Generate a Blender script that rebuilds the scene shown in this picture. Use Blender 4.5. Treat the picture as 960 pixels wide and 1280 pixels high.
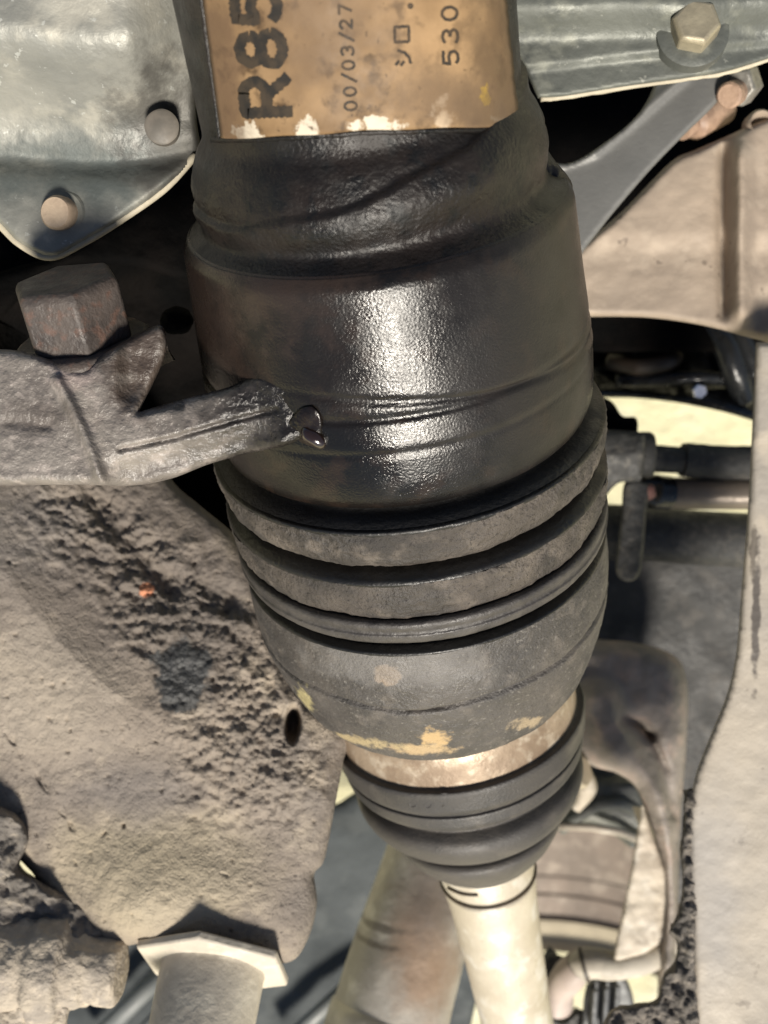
import bpy, bmesh, math, random
import numpy as np
from mathutils import Vector, Matrix

for o in list(bpy.data.objects):
    bpy.data.objects.remove(o)
sc = bpy.context.scene
COL = sc.collection
random.seed(4)

# ------------------------------------------------------------------ camera
# The camera looks straight down (-Z) past the drive axle to the ground at z = 0.
F, U0, V0, HC = 1400.0, 480.0, 640.0, 0.80      # focal length in px of the 960x1280 photo
cam = bpy.data.cameras.new("camera")
cam.sensor_fit = 'VERTICAL'
cam.sensor_height = 36.0
cam.sensor_width = 27.0
cam.lens = 36.0 * F / 1280.0
cam.clip_start = 0.01
cam.clip_end = 500.0
cam.dof.use_dof = True
cam.dof.focus_distance = 0.235
cam.dof.aperture_fstop = 18.0
camo = bpy.data.objects.new("camera", cam)
camo.location = (0, 0, HC)
COL.objects.link(camo)
sc.camera = camo

# ------------------------------------------------------------------ light
SUN = Vector((0.10, -0.71, 0.69)).normalized()   # direction towards the sun
elev = math.asin(SUN.z)
azim = math.atan2(SUN.x, SUN.y)
world = bpy.data.worlds.new("World")
sc.world = world
world.use_nodes = True
wn = world.node_tree
wn.nodes.clear()
wo = wn.nodes.new('ShaderNodeOutputWorld')
wb = wn.nodes.new('ShaderNodeBackground')
ws = wn.nodes.new('ShaderNodeTexSky')
ws.sky_type = 'NISHITA'
ws.sun_disc = False
ws.sun_elevation = elev
ws.sun_rotation = azim
ws.dust_density = 1.0
wb.inputs['Strength'].default_value = 0.05
wn.links.new(ws.outputs[0], wb.inputs[0])
wn.links.new(wb.outputs[0], wo.inputs[0])
sun = bpy.data.lights.new("sun", 'SUN')
sun.energy = 4.8
sun.angle = math.radians(12.0)
sun.color = (1.0, 0.93, 0.82)
suno = bpy.data.objects.new("sun", sun)
suno.rotation_euler = SUN.to_track_quat('Z', 'Y').to_euler()
suno.location = SUN * 5
COL.objects.link(suno)
sc.view_settings.view_transform = 'Standard'
sc.view_settings.look = 'None'
sc.view_settings.exposure = 0.35
sc.view_settings.gamma = 1.0

# ------------------------------------------------------------------ numeric helpers
def P(u, v, Z):
    return np.array([(u - U0) / F * Z, (V0 - v) / F * Z, HC - Z])

def PV(u, v, Z):
    u = np.asarray(u, float); v = np.asarray(v, float); Z = np.asarray(Z, float) + 0 * u
    return np.stack([(u - U0) / F * Z, (V0 - v) / F * Z, HC - Z], -1)

_rng = np.random.RandomState(7)
_perm = _rng.permutation(256)
_perm = np.concatenate([_perm, _perm, _perm])
_grad = _rng.normal(size=(256, 3))
_grad /= np.linalg.norm(_grad, axis=1)[:, None]

def perlin(p):
    p = np.asarray(p, float)
    i = np.floor(p).astype(int)
    f = p - i
    i &= 255
    w = f * f * f * (f * (f * 6 - 15) + 10)
    out = 0
    for dx in (0, 1):
        wx = w[..., 0] if dx else 1 - w[..., 0]
        for dy in (0, 1):
            wy = w[..., 1] if dy else 1 - w[..., 1]
            for dz in (0, 1):
                wz = w[..., 2] if dz else 1 - w[..., 2]
                h = _perm[_perm[_perm[i[..., 0] + dx] + i[..., 1] + dy] + i[..., 2] + dz]
                g = _grad[h]
                d = g[..., 0] * (f[..., 0] - dx) + g[..., 1] * (f[..., 1] - dy) + g[..., 2] * (f[..., 2] - dz)
                out = out + wx * wy * wz * d
    return out

def fbm(p, scale, octv=4, gain=0.5):
    s, a, q = 0, 1.0, np.asarray(p, float) * scale
    for k in range(octv):
        s = s + a * perlin(q + 17.3 * k)
        a *= gain
        q = q * 2.03
    return s

def sstep(a, b, x):
    t = np.clip((x - a) / (b - a), 0, 1)
    return t * t * (3 - 2 * t)

def gauss(u, v, cu, cv, su, sv=None, rot=0.0):
    sv = sv or su
    c, s = math.cos(rot), math.sin(rot)
    a = (u - cu) * c + (v - cv) * s
    b = -(u - cu) * s + (v - cv) * c
    return np.exp(-0.5 * ((a / su) ** 2 + (b / sv) ** 2))

def segdist(u, v, a, b):
    ax, ay = a; bx, by = b
    dx, dy = bx - ax, by - ay
    t = np.clip(((u - ax) * dx + (v - ay) * dy) / (dx * dx + dy * dy + 1e-9), 0, 1)
    return np.hypot(u - ax - t * dx, v - ay - t * dy)

def polydist(u, v, pts):
    d = np.full(np.shape(u), 1e9)
    for a, b in zip(pts[:-1], pts[1:]):
        d = np.minimum(d, segdist(u, v, a, b))
    return d

def smooth_outline(pts, n=6):
    """closed Catmull-Rom through pts; a point given as (u, v, 1) is a sharp corner"""
    out = []
    N = len(pts)
    for i in range(N):
        p1, p2 = pts[i], pts[(i + 1) % N]
        p0 = pts[i - 1] if len(p1) == 2 else p1
        p3 = pts[(i + 2) % N] if len(p2) == 2 else p2
        p0, p1, p2, p3 = [np.array(q[:2], float) for q in (p0, p1, p2, p3)]
        for k in range(n):
            t = k / n
            out.append(0.5 * ((2 * p1) + (-p0 + p2) * t + (2 * p0 - 5 * p1 + 4 * p2 - p3) * t * t
                              + (-p0 + 3 * p1 - 3 * p2 + p3) * t ** 3))
    return np.array(out)

def smooth_path(pts, n=8):
    pts = [np.array(p, float) for p in pts]
    out = []
    for i in range(len(pts) - 1):
        p1, p2 = pts[i], pts[i + 1]
        p0 = pts[i - 1] if i else 2 * p1 - p2
        p3 = pts[i + 2] if i + 2 < len(pts) else 2 * p2 - p1
        for k in range(n):
            t = k / n
            out.append(0.5 * ((2 * p1) + (-p0 + p2) * t + (2 * p0 - 5 * p1 + 4 * p2 - p3) * t * t
                              + (-p0 + 3 * p1 - 3 * p2 + p3) * t ** 3))
    out.append(pts[-1])
    return np.array(out)

def frame(a):
    a = np.array(a, float); a /= np.linalg.norm(a)
    n = np.array([0, 0, 1.0]) - a[2] * a            # side of the axis that faces the camera side
    if np.linalg.norm(n) < 1e-3:
        n = np.array([0, -1.0, 0])
    n /= np.linalg.norm(n)
    return a, n, np.cross(a, n)

# ------------------------------------------------------------------ object helpers
def thing(name, label, cat, loc, group=None):
    o = bpy.data.objects.new(name, None)
    o.empty_display_size = 0.02
    COL.objects.link(o)
    o.location = Vector([float(c) for c in loc])
    o['label'] = label; o['category'] = cat
    if group: o['group'] = group
    return o

def origin(o):
    w = Vector((0, 0, 0))
    while o is not None:
        w += o.location
        o = o.parent
    return w

def obj(name, verts, faces, mat, parent=None, sharp=38, label=None, loc=None):
    verts = np.asarray(verts, float)
    base = np.array(origin(parent)) if parent else np.zeros(3)
    off = base if loc is None else np.array(loc, float)
    me = bpy.data.meshes.new(name)
    me.from_pydata((verts - off).tolist(), [], [list(f) for f in faces])
    bm = bmesh.new(); bm.from_mesh(me)
    bmesh.ops.remove_doubles(bm, verts=bm.verts, dist=1e-7)
    bmesh.ops.recalc_face_normals(bm, faces=bm.faces)
    lim = math.radians(sharp)
    for f in bm.faces: f.smooth = True
    if sharp < 180:
        for e in bm.edges:
            if len(e.link_faces) == 2 and e.calc_face_angle(0) > lim: e.smooth = False
    bm.to_mesh(me); bm.free()
    me.materials.append(mat)
    o = bpy.data.objects.new(name, me)
    o.location = Vector((off - base).tolist())
    COL.objects.link(o)
    if parent: o.parent = parent
    if label: o['label'] = label
    return o

def tag(o, label, cat, group=None, kind=None):
    o['label'] = label; o['category'] = cat
    if group: o['group'] = group
    if kind: o['kind'] = kind
    return o

def lathe_geo(P0, a, prof, nseg=160, disp=None, cap0=False, cap1=False, arc=None):
    a, n, s = frame(a)
    P0 = np.array(P0)
    prof = np.array(prof, float)
    M = len(prof)
    th = np.linspace(0, 2 * math.pi, nseg, endpoint=False)
    rad = np.cos(th)[:, None] * n + np.sin(th)[:, None] * s
    V = P0 + prof[:, None, 0:1] * a + prof[:, None, 1:2] * rad[None]
    if disp is not None:
        d = disp(V, prof[:, None, 0] + 0 * th[None], th[None] + 0 * prof[:, None, 0])
        V = V + d[..., None] * rad[None]
    V = V.reshape(-1, 3)
    Fc = []
    for i in range(M - 1):
        for j in range(nseg):
            k = (j + 1) % nseg
            Fc.append((i * nseg + j, i * nseg + k, (i + 1) * nseg + k, (i + 1) * nseg + j))
    if cap0: Fc.append(tuple(range(nseg)))
    if cap1 or prof[-1, 1] < 0.0005: Fc.append(tuple((M - 1) * nseg + j for j in range(nseg))[::-1])
    return V, Fc

def densify(prof, step):
    out = [prof[0]]
    for p, q in zip(prof[:-1], prof[1:]):
        L = math.hypot(q[0] - p[0], q[1] - p[1])
        k = max(1, int(math.ceil(L / step)))
        for i in range(1, k + 1):
            out.append((p[0] + (q[0] - p[0]) * i / k, p[1] + (q[1] - p[1]) * i / k))
    return out

def round_prof(prof, r=0.0008, n=3):
    """soften profile corners"""
    out = [prof[0]]
    for i in range(1, len(prof) - 1):
        p0, p1, p2 = [np.array(prof[j], float) for j in (i - 1, i, i + 1)]
        d0, d1 = p0 - p1, p2 - p1
        l0, l1 = np.linalg.norm(d0), np.linalg.norm(d1)
        k = min(r, 0.45 * l0, 0.45 * l1)
        A, B = p1 + d0 / l0 * k, p1 + d1 / l1 * k
        for t in np.linspace(0, 1, n):
            out.append(tuple((1 - t) ** 2 * A + 2 * t * (1 - t) * p1 + t * t * B))
    out.append(prof[-1])
    return out

def tube_geo(path, radii, nseg=28, disp=None, caps=True):
    path = np.array(path, float)
    N = len(path)
    radii = np.interp(np.linspace(0, 1, N), np.linspace(0, 1, len(radii)), radii) if np.ndim(radii) else np.full(N, radii)
    T = np.gradient(path, axis=0)
    T /= np.linalg.norm(T, axis=1)[:, None]
    up = np.array([0.13, 0.2, 1.0])
    V = []
    th = np.linspace(0, 2 * math.pi, nseg, endpoint=False)
    for i in range(N):
        n = up - T[i] * np.dot(up, T[i]); n /= np.linalg.norm(n)
        s = np.cross(T[i], n)
        V.append(path[i] + radii[i] * (np.cos(th)[:, None] * n + np.sin(th)[:, None] * s))
    V = np.array(V)
    if disp is not None:
        c = path[:, None, :]
        d = disp(V)
        V = V + (V - c) / radii[:, None, None] * d[..., None]
    V = V.reshape(-1, 3)
    Fc = []
    for i in range(N - 1):
        for j in range(nseg):
            k = (j + 1) % nseg
            Fc.append((i * nseg + j, i * nseg + k, (i + 1) * nseg + k, (i + 1) * nseg + j))
    if caps:
        Fc.append(tuple(range(nseg))[::-1])
        Fc.append(tuple((N - 1) * nseg + j for j in range(nseg)))
    return V, Fc

def relief_geo(outline, zfun, thick=0.006, rnd=12.0, rdepth=None, step=4.0, disp=None, smooth=6, draft=0.38):
    """A cast or pressed body: outline in photo pixels, front surface at depth zfun(u, v), rounded rim, real thickness."""
    ol = smooth_outline(outline, smooth) if smooth else np.array([p[:2] for p in outline], float)
    u0, v0 = ol.min(0) - step; u1, v1 = ol.max(0) + step
    us = np.arange(u0, u1 + step, step); vs = np.arange(v0, v1 + step, step)
    U, Vv = np.meshgrid(us, vs)
    cu, cv = U[:-1, :-1] + step / 2, Vv[:-1, :-1] + step / 2
    ins = np.zeros(cu.shape, bool)
    x, y = ol[:, 0], ol[:, 1]
    x2, y2 = np.roll(x, -1), np.roll(y, -1)
    for a, b, c, d in zip(x, y, x2, y2):
        if b == d: continue
        cond = ((b > cv) != (d > cv)) & (cu < (c - a) * (cv - b) / (d - b) + a)
        ins ^= cond
    idx = -np.ones(U.shape, int)
    cnt = np.zeros(U.shape, int)
    for di in (0, 1):
        for dj in (0, 1):
            cnt[di:di + ins.shape[0], dj:dj + ins.shape[1]] += ins
    used = cnt > 0
    bord = used & (cnt < 4)
    uu, vv = U[used].copy(), Vv[used].copy()
    bb = bord[used]
    idx[used] = np.arange(used.sum())
    # snap the border vertices to the outline and find every vertex's distance to it
    dist = np.full(uu.shape, 1e9); nu = uu.copy(); nv = vv.copy()
    for a, b, c, d in zip(x, y, x2, y2):
        dx, dy = c - a, d - b
        L = dx * dx + dy * dy
        if L < 1e-9: continue
        t = np.clip(((uu - a) * dx + (vv - b) * dy) / L, 0, 1)
        px, py = a + t * dx, b + t * dy
        dd = np.hypot(uu - px, vv - py)
        m = dd < dist
        dist[m] = dd[m]; nu[m] = px[m]; nv[m] = py[m]
    uu[bb] = nu[bb]; vv[bb] = nv[bb]; dist[bb] = 0
    Z = zfun(uu, vv)
    if rnd > 0:
        q = np.clip(1 - dist / rnd, 0, 1)
        rd = rdepth if rdepth is not None else rnd * np.mean(Z) / F
        Z = Z + rd * (1 - np.sqrt(np.maximum(0, 1 - q * q)))
    pos = PV(uu, vv, Z)
    if disp is not None:
        d = disp(pos, uu, vv) * np.clip(dist / 4.0, 0.25, 1)
        pos[:, 2] += d
    ii, jj = np.nonzero(ins)
    Fc = [(idx[i, j], idx[i + 1, j], idx[i + 1, j + 1], idx[i, j + 1]) for i, j in zip(ii, jj)]
    # side wall
    edges = {}
    for f in Fc:
        for k in range(4):
            e = (f[k], f[(k + 1) % 4])
            if (e[1], e[0]) in edges: del edges[(e[1], e[0])]
            else: edges[e] = 1
    n0 = len(pos)
    verts = list(pos); mp = {}
    inw = np.zeros((n0, 2))
    for a, b in edges:                     # faces wind so that the body lies on one known side of each border edge
        d = pos[b, :2] - pos[a, :2]
        L_ = math.hypot(d[0], d[1]) + 1e-12
        inw[a] += (-d[1] / L_, d[0] / L_); inw[b] += (-d[1] / L_, d[0] / L_)
    inw /= (np.linalg.norm(inw, axis=1)[:, None] + 1e-12)
    for e in list(edges):
        for k in e:
            if k not in mp:
                mp[k] = len(verts)
                q = pos[k].copy(); q[2] -= thick
                q[:2] += inw[k] * draft * thick
                verts.append(q)
    for a, b in edges:
        Fc.append((b, a, mp[a], mp[b]))
    return np.array(verts), Fc

def hex_geo(c, axis, across, h, rot=0.0, chamfer=0.12):
    a, n, s = frame(axis)
    c = np.array(c, float)
    R = across / math.sqrt(3)
    V = []; rings = [(0, 1.0), (h * (1 - chamfer), 1.0), (h, 1.0 - chamfer * 0.9)]
    for t, k in rings:
        for i in range(6):
            th = rot + i * math.pi / 3
            V.append(c + a * t + R * k * (math.cos(th) * n + math.sin(th) * s))
    V.append(c + a * h * 0.985); V.append(c)
    Fc = []
    for r in range(2):
        for i in range(6):
            k = (i + 1) % 6
            Fc.append((r * 6 + i, r * 6 + k, r * 6 + 6 + k, r * 6 + 6 + i))
    for i in range(6):
        k = (i + 1) % 6
        Fc.append((12 + i, 12 + k, 18)); Fc.append((k, i, 19))
    return np.array(V), Fc

def bevel_obj(o, w, seg=2):
    m = o.modifiers.new('bevel', 'BEVEL'); m.width = w; m.segments = seg; m.limit_method = 'ANGLE'
    m.angle_limit = math.radians(25)

def disc_geo(c, axis, prof, nseg=40, disp=None):
    return lathe_geo(c, axis, prof, nseg, disp=disp)

# ------------------------------------------------------------------ materials
class M:
    pass

def mk(name, cols, cscale=60, cdet=6, rough=(0.5, 0.7), rscale=None, metal=0.0, bumps=(), coat=0.0, spec=0.5,
       spots=(), contrast=(0.35, 0.65), rough_spots=(), grime=None, speck=None):
    """cols: 2-3 colours mixed by noise; bumps: (scale, distance) pairs; spots: (centre, radius, colour, edge noise scale, amount)"""
    m = bpy.data.materials.new(name); m.use_nodes = True
    nt = m.node_tree; N = nt.nodes; L = nt.links
    b = N['Principled BSDF']
    geo = N.new('ShaderNodeNewGeometry'); pos = geo.outputs['Position']
    def noise(scale, det=5, rgh=0.55, dist=0.0):
        n = N.new('ShaderNodeTexNoise'); n.inputs['Scale'].default_value = scale; n.inputs['Detail'].default_value = det
        n.inputs['Roughness'].default_value = rgh; n.inputs['Distortion'].default_value = dist
        L.new(pos, n.inputs['Vector']); return n.outputs['Fac']
    def ramp(v, lo, hi, a=0.0, c=1.0):
        r = N.new('ShaderNodeMapRange'); r.inputs['From Min'].default_value = lo; r.inputs['From Max'].default_value = hi
        r.inputs['To Min'].default_value = a; r.inputs['To Max'].default_value = c; r.clamp = True
        r.interpolation_type = 'SMOOTHSTEP'
        L.new(v, r.inputs['Value']); return r.outputs['Result']
    def mix(f, A, B):
        x = N.new('ShaderNodeMix'); x.data_type = 'RGBA'
        if isinstance(f, float): x.inputs[0].default_value = f
        else: L.new(f, x.inputs[0])
        for k, q in ((6, A), (7, B)):
            if isinstance(q, tuple): x.inputs[k].default_value = (*q, 1)
            else: L.new(q, x.inputs[k])
        return x.outputs[2]
    def math_(op, a, c):
        x = N.new('ShaderNodeMath'); x.operation = op
        for k, q in ((0, a), (1, c)):
            if isinstance(q, (int, float)): x.inputs[k].default_value = q
            else: L.new(q, x.inputs[k])
        return x.outputs[0]
    col = mix(ramp(noise(cscale, cdet), *contrast), cols[0], cols[1])
    if len(cols) > 2:
        col = mix(ramp(noise(cscale * 2.7, cdet), 0.5, 0.68), col, cols[2])
    rv = ramp(noise(rscale or cscale * 1.7, 5), 0.35, 0.65, rough[0], rough[1])
    if speck:
        sc_, thr, sc_col, amt = speck
        col = mix(math_('MULTIPLY', ramp(noise(sc_, 3, 0.6), thr, thr + 0.05), amt), col, sc_col)
    def mask(c, r, ns, amp):
        d = N.new('ShaderNodeVectorMath'); d.operation = 'SUBTRACT'; L.new(pos, d.inputs[0]); d.inputs[1].default_value = tuple(float(x) for x in c)
        s = N.new('ShaderNodeVectorMath'); s.operation = 'DIVIDE'; L.new(d.outputs[0], s.inputs[0])
        rr = r if isinstance(r, tuple) else (r, r, r)
        s.inputs[1].default_value = tuple(float(x) for x in rr)
        l = N.new('ShaderNodeVectorMath'); l.operation = 'LENGTH'; L.new(s.outputs[0], l.inputs[0])
        nn = math_('MULTIPLY', math_('SUBTRACT', noise(ns, 6, 0.62), 0.5), amp)
        return math_('ADD', l.outputs['Value'], nn)
    for sp in spots:
        c, r, colr, ns, amt = sp[:5]
        soft = sp[5] if len(sp) > 5 else 0.08
        amp = sp[6] if len(sp) > 6 else 2.6
        col = mix(math_('MULTIPLY', ramp(mask(c, r, ns, amp), 1 - soft, 1 + soft, 1, 0), amt), col, colr)
    for c, r, val, ns, soft in rough_spots:
        f = ramp(mask(c, r, ns, 1.2), 1 - soft, 1 + soft, 1, 0)
        x = N.new('ShaderNodeMix'); L.new(f, x.inputs[0]); L.new(rv, x.inputs[2]); x.inputs[3].default_value = val
        rv = x.outputs[0]
    L.new(col, b.inputs['Base Color'])
    L.new(rv, b.inputs['Roughness'])
    b.inputs['Metallic'].default_value = metal
    b.inputs['Specular IOR Level'].default_value = spec
    b.inputs['Coat Weight'].default_value = coat
    b.inputs['Coat Roughness'].default_value = 0.18
    prev = None
    for bs in bumps:
        scale, dist = bs[:2]
        bu = N.new('ShaderNodeBump'); bu.inputs['Strength'].default_value = 1.0; bu.inputs['Distance'].default_value = dist
        src = noise(scale, bs[2] if len(bs) > 2 else 4)
        if len(bs) > 3: src = ramp(src, bs[3], bs[4])
        L.new(src, bu.inputs['Height'])
        if prev: L.new(prev, bu.inputs['Normal'])
        prev = bu.outputs['Normal']
    if prev:
        L.new(prev, b.inputs['Normal'])
        if coat: L.new(prev, b.inputs['Coat Normal'])
    return m

# ================================================================== main axes
def axis_solve(u_a, v_a, Za, tau, u_b, v_b):
    """axis through pixel (u_a, v_a) at depth Za, sinking away by tau towards pixel (u_b, v_b)"""
    C0 = P(u_a, v_a, Za)
    st, ct = math.sin(tau), math.cos(tau)
    k = (v_b - V0) / F
    t = (C0[1] + k * Za) / (ct - k * st)
    Zb = Za + t * st
    xb = (u_b - U0) / F * Zb
    d = np.array([(xb - C0[0]) / t, -ct, -st])
    return C0, d / np.linalg.norm(d)

def stations(C0, a, items):
    """items: (v of the near rim point, half width in px) -> (t, r)"""
    A, n, s = frame(a)
    out = []
    for vb, hw in items:
        t, r = 0.0, 0.04
        for _ in range(60):
            c = C0 + A * t
            r = hw * (HC - c[2]) / F
            q = c + n * r
            vq = V0 - q[1] / (HC - q[2]) * F
            t += (vb - vq) / F * (HC - q[2]) * 0.8
        out.append((t, r))
    return out

def project(p):
    p = np.asarray(p)
    Z = HC - p[..., 2]
    return U0 + p[..., 0] / Z * F, V0 - p[..., 1] / Z * F

def ray_cyl(u, v, C0, a, r):
    """pixel -> nearest point on a cylinder"""
    A, _, _ = frame(a)
    o = np.array([0, 0, HC])
    u = np.asarray(u, float); v = np.asarray(v, float)
    d = np.stack([(u - U0) / F, (V0 - v) / F, -1 + 0 * u], -1)
    w = o - C0
    dp = d - (d @ A)[..., None] * A
    wp = w - np.dot(w, A) * A
    qa = (dp * dp).sum(-1); qb = 2 * (dp @ wp); qc = np.dot(wp, wp) - r * r
    disc = np.maximum(qb * qb - 4 * qa * qc, 0)
    t = (-qb - np.sqrt(disc)) / (2 * qa)
    return o + d * t[..., None]

UC, UA = axis_solve(490, 400, 0.248, math.radians(33), 548, 800)
ZT = 0.2985
LC, LA = axis_solve(571, 893, 0.322, math.radians(25), 611, 1097)

# ================================================================== ground
g = 0.6
mat_ground = mk('pale_ground', [(0.78, 0.73, 0.46), (0.68, 0.64, 0.42), (0.80, 0.76, 0.54)], cscale=9, rough=(0.8, 0.95),
                bumps=((60, 0.004), (400, 0.001)))
bpyv = [(-40, -40, 0), (40, -40, 0), (40, 40, 0), (-40, 40, 0)]
gr = obj('ground', bpyv, [(0, 1, 2, 3)], mat_ground)
gr['kind'] = 'structure'

# ================================================================== bearing housing (black, oily) with label and arm
prof_px = [(-120, 203), (-40, 207), (60, 212), (150, 215), (192, 209), (212, 212), (236, 219), (262, 224), (286, 220), (312, 213), (340, 238),
           (356, 244.5), (430, 243.5), (512, 242.5), (520, 240), (527, 242.5), (556, 242.0), (563, 239.5), (570, 240), (604, 236), (622, 232), (631, 226)]
hp = stations(UC, UA, prof_px)
R_TUBE = 0.0320
hp2 = []
for (t, r), (vb, hw) in zip(hp, prof_px):
    hp2.append((t, R_TUBE if vb <= 200 else r))
T_END = hp2[-1][0]
R_H = hp2[12][1]
T_NECK = hp2[5][0]
T_SH = hp2[10][0]
hit = lambda u, v, r=None: ray_cyl(u, v, UC, UA, R_H if r is None else r)

m_oil = mk('oily_black_casting', [(0.005, 0.0048, 0.0046), (0.010, 0.008, 0.0068), (0.018, 0.012, 0.009)], cscale=55, rough=(0.16, 0.30), rscale=160,
           bumps=((2300, 0.00009, 2), (900, 0.00005, 3)), coat=0.0, spec=0.42,
           spots=[(hit(255, 395), (0.012, 0.020, 0.014), (0.034, 0.023, 0.018), 160, 0.75, 0.5),
                  (hit(640, 430), (0.016, 0.026, 0.03), (0.024, 0.021, 0.019), 120, 0.6, 0.6),
                  (hit(330, 330), (0.016, 0.014, 0.014), (0.040, 0.028, 0.022), 160, 0.6, 0.5)],
           rough_spots=[(hit(415, 575), (0.013, 0.010, 0.012), 0.14, 160, 0.3),
                        (hit(680, 450), (0.016, 0.035, 0.03), 0.46, 90, 0.5)])
m_neck = mk('grimy_neck_rubber', [(0.008, 0.007, 0.0066), (0.016, 0.012, 0.010), (0.006, 0.006, 0.006)], cscale=80, rough=(0.32, 0.5),
            bumps=((1300, 0.00022, 4), (300, 0.00035, 5)), coat=0.0, spec=0.4)

m_black = mk('shade_black_casting', [(0.0035, 0.0035, 0.0035), (0.007, 0.006, 0.0055)], cscale=60, rough=(0.8, 0.95), bumps=((500, 0.0006, 4),), spec=0.03)  # near-black colour also carries the shade of the deep gaps
bh = thing('bearing_housing', 'black oil-wet bearing housing with cast arm and brown printed label on its neck', 'bearing housing',
           UC + np.array([0, 0, -0.04]))
neck = [p for p in hp2 if p[0] <= T_SH + 1e-6]
body = [p for p in hp2 if p[0] >= T_SH - 1e-6]

ROOT = hit(332, 530)
def housing_disp(V, t, th):
    k = sstep(hp2[5][0] - 0.001, hp2[6][0] + 0.002, t)
    b = sstep(T_SH - 0.006, T_SH, t)
    # spiral overlap edge of the wrapped sleeve
    edge = hp2[5][0] + 0.001 + 0.0085 * np.sin(th + 0.30) + 0.0004 * np.sin(9 * th)
    wrap = 0.0013 * sstep(-0.0003, 0.0005, t - edge) * (1 - sstep(0.003, 0.012, t - edge)) * sstep(0.3, -0.3, -np.cos(th))
    lump = fbm(V, 60, 3) * 0.0005 + fbm(V, 500, 3) * 0.00018
    d = (lump * (0.10 + 0.90 * k) + wrap) * (1 - b)
    bd = fbm(V, 40, 2) * 0.0004
    x = t - (T_END - 0.0225 - 0.006 * np.sin(th + 0.2))            # wandering casting line
    bd = bd - 0.0006 * np.exp(-(x / 0.0006) ** 2) * sstep(-0.2, 0.5, -np.sin(th) + 0.6)
    return d + bd * b
V, Fc = lathe_geo(UC, UA, densify(round_prof(neck, 0.004, 4), 0.0007), 300, disp=housing_disp)
obj('neck', V, Fc, m_neck, bh, sharp=180)
body_c = [(T_SH - 0.0004, body[0][1] - 0.0006)] + body + [(T_END + 0.0002, body[-1][1] - 0.006), (T_END - 0.003, body[-1][1] - 0.009)]
V, Fc = lathe_geo(UC, UA, densify(round_prof(body_c, 0.0012, 4), 0.0008), 300, disp=housing_disp)
obj('housing_body', V, Fc, m_oil, bh, sharp=180)

# crusty shoulder flap on the right of the neck
def flap_z(u, v):
    return 0.2235 + 0.00010 * (u - 640) + 0.0 * v
V, Fc = relief_geo([(628, -60), (634, 40), (641, 95), (668, 122), (681, 150), (676, 170), (690, 196), (716, 232), (700, 262), (650, 240), (628, 180), (600, 60)],
                   flap_z, thick=0.012, rnd=16, step=3, disp=lambda p, u, v: fbm(p, 240, 4) * 0.0014 + fbm(p, 800, 2) * 0.0004)
obj('crusty_flange', V, Fc, m_neck, bh, sharp=180)

# ---- label
m_label = mk('stained_brown_label', [(0.180, 0.112, 0.056), (0.29, 0.188, 0.098), (0.075, 0.046, 0.024)], cscale=95, cdet=12, spec=0.25, rough=(0.5, 0.7),
             bumps=((500, 0.00008),), contrast=(0.30, 0.70), speck=(620, 0.655, (0.05, 0.03, 0.016), 0.8), coat=0.0,
             spots=[(hit(318, 168, R_TUBE), (0.0034, 0.0022, 0.004), (0.60, 0.53, 0.42), 420, 1.0, 0.12, 3.0),
                    (hit(386, 166, R_TUBE), (0.0018, 0.0020, 0.004), (0.60, 0.53, 0.42), 500, 0.95, 0.15, 3.0),
                    (hit(470, 163, R_TUBE), (0.0042, 0.0013, 0.004), (0.60, 0.53, 0.42), 420, 1.0, 0.15, 3.0),
                    (hit(552, 150, R_TUBE), (0.0020, 0.0028, 0.004), (0.72, 0.58, 0.42), 380, 0.85, 0.3, 3.0),
                    (hit(620, 156, R_TUBE), (0.0034, 0.0007, 0.004), (0.60, 0.53, 0.42), 420, 0.9, 0.2, 3.0),
                    (hit(605, 126, R_TUBE), (0.0011, 0.0019, 0.004), (0.75, 0.48, 0.03), 700, 1.0, 0.15, 3.0),
                    (hit(560, 60, R_TUBE), (0.010, 0.012, 0.01), (0.52, 0.34, 0.18), 150, 0.35, 0.8),
                    (hit(632, 60, R_TUBE), (0.0075, 0.03, 0.02), (0.11, 0.072, 0.042), 150, 0.85, 0.7),
                    (hit(280, 100, R_TUBE), (0.0045, 0.03, 0.02), (0.12, 0.075, 0.045), 250, 0.8, 0.7), (hit(410, 30, R_TUBE), (0.009, 0.010, 0.02), (0.15, 0.10, 0.062), 200, 0.6, 0.8), (hit(560, 130, R_TUBE), (0.012, 0.004, 0.02), (0.13, 0.088, 0.056), 200, 0.7, 0.8)])
RL = R_TUBE + 0.0012
def label_geo(rows=44, cols=70, r=RL, inset=0.0):
    V = []; Fc = []
    for i in range(rows + 1):
        a = i / rows
        for j in range(cols + 1):
            b = j / cols
            vb = 172 - 17 * b - 6 * math.sin(math.pi * b) * 0 + 1.2 * math.sin(9 * b) + 0.9 * math.sin(23 * b)
            v = -40 + (vb + 40) * a
            ul = 256 + 22 * (v / 170.0)
            ur = 630 + 17 * (v / 158.0) + 0.5 * math.sin(v * 0.11) + 0.4 * math.sin(v * 0.31)
            V.append(ray_cyl(ul + (ur - ul) * b, v, UC, UA, r))
    n = cols + 1
    for i in range(rows):
        for j in range(cols):
            Fc.append((i * n + j, i * n + j + 1, (i + 1) * n + j + 1, (i + 1) * n + j))
    return np.array(V), Fc
V, Fc = label_geo()
lab = obj('label', V, Fc, m_label, bh, sharp=180, label='stained brown printed label with black characters')
so = lab.modifiers.new('thickness', 'SOLIDIFY'); so.thickness = 0.0005; so.offset = 1.0

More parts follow.
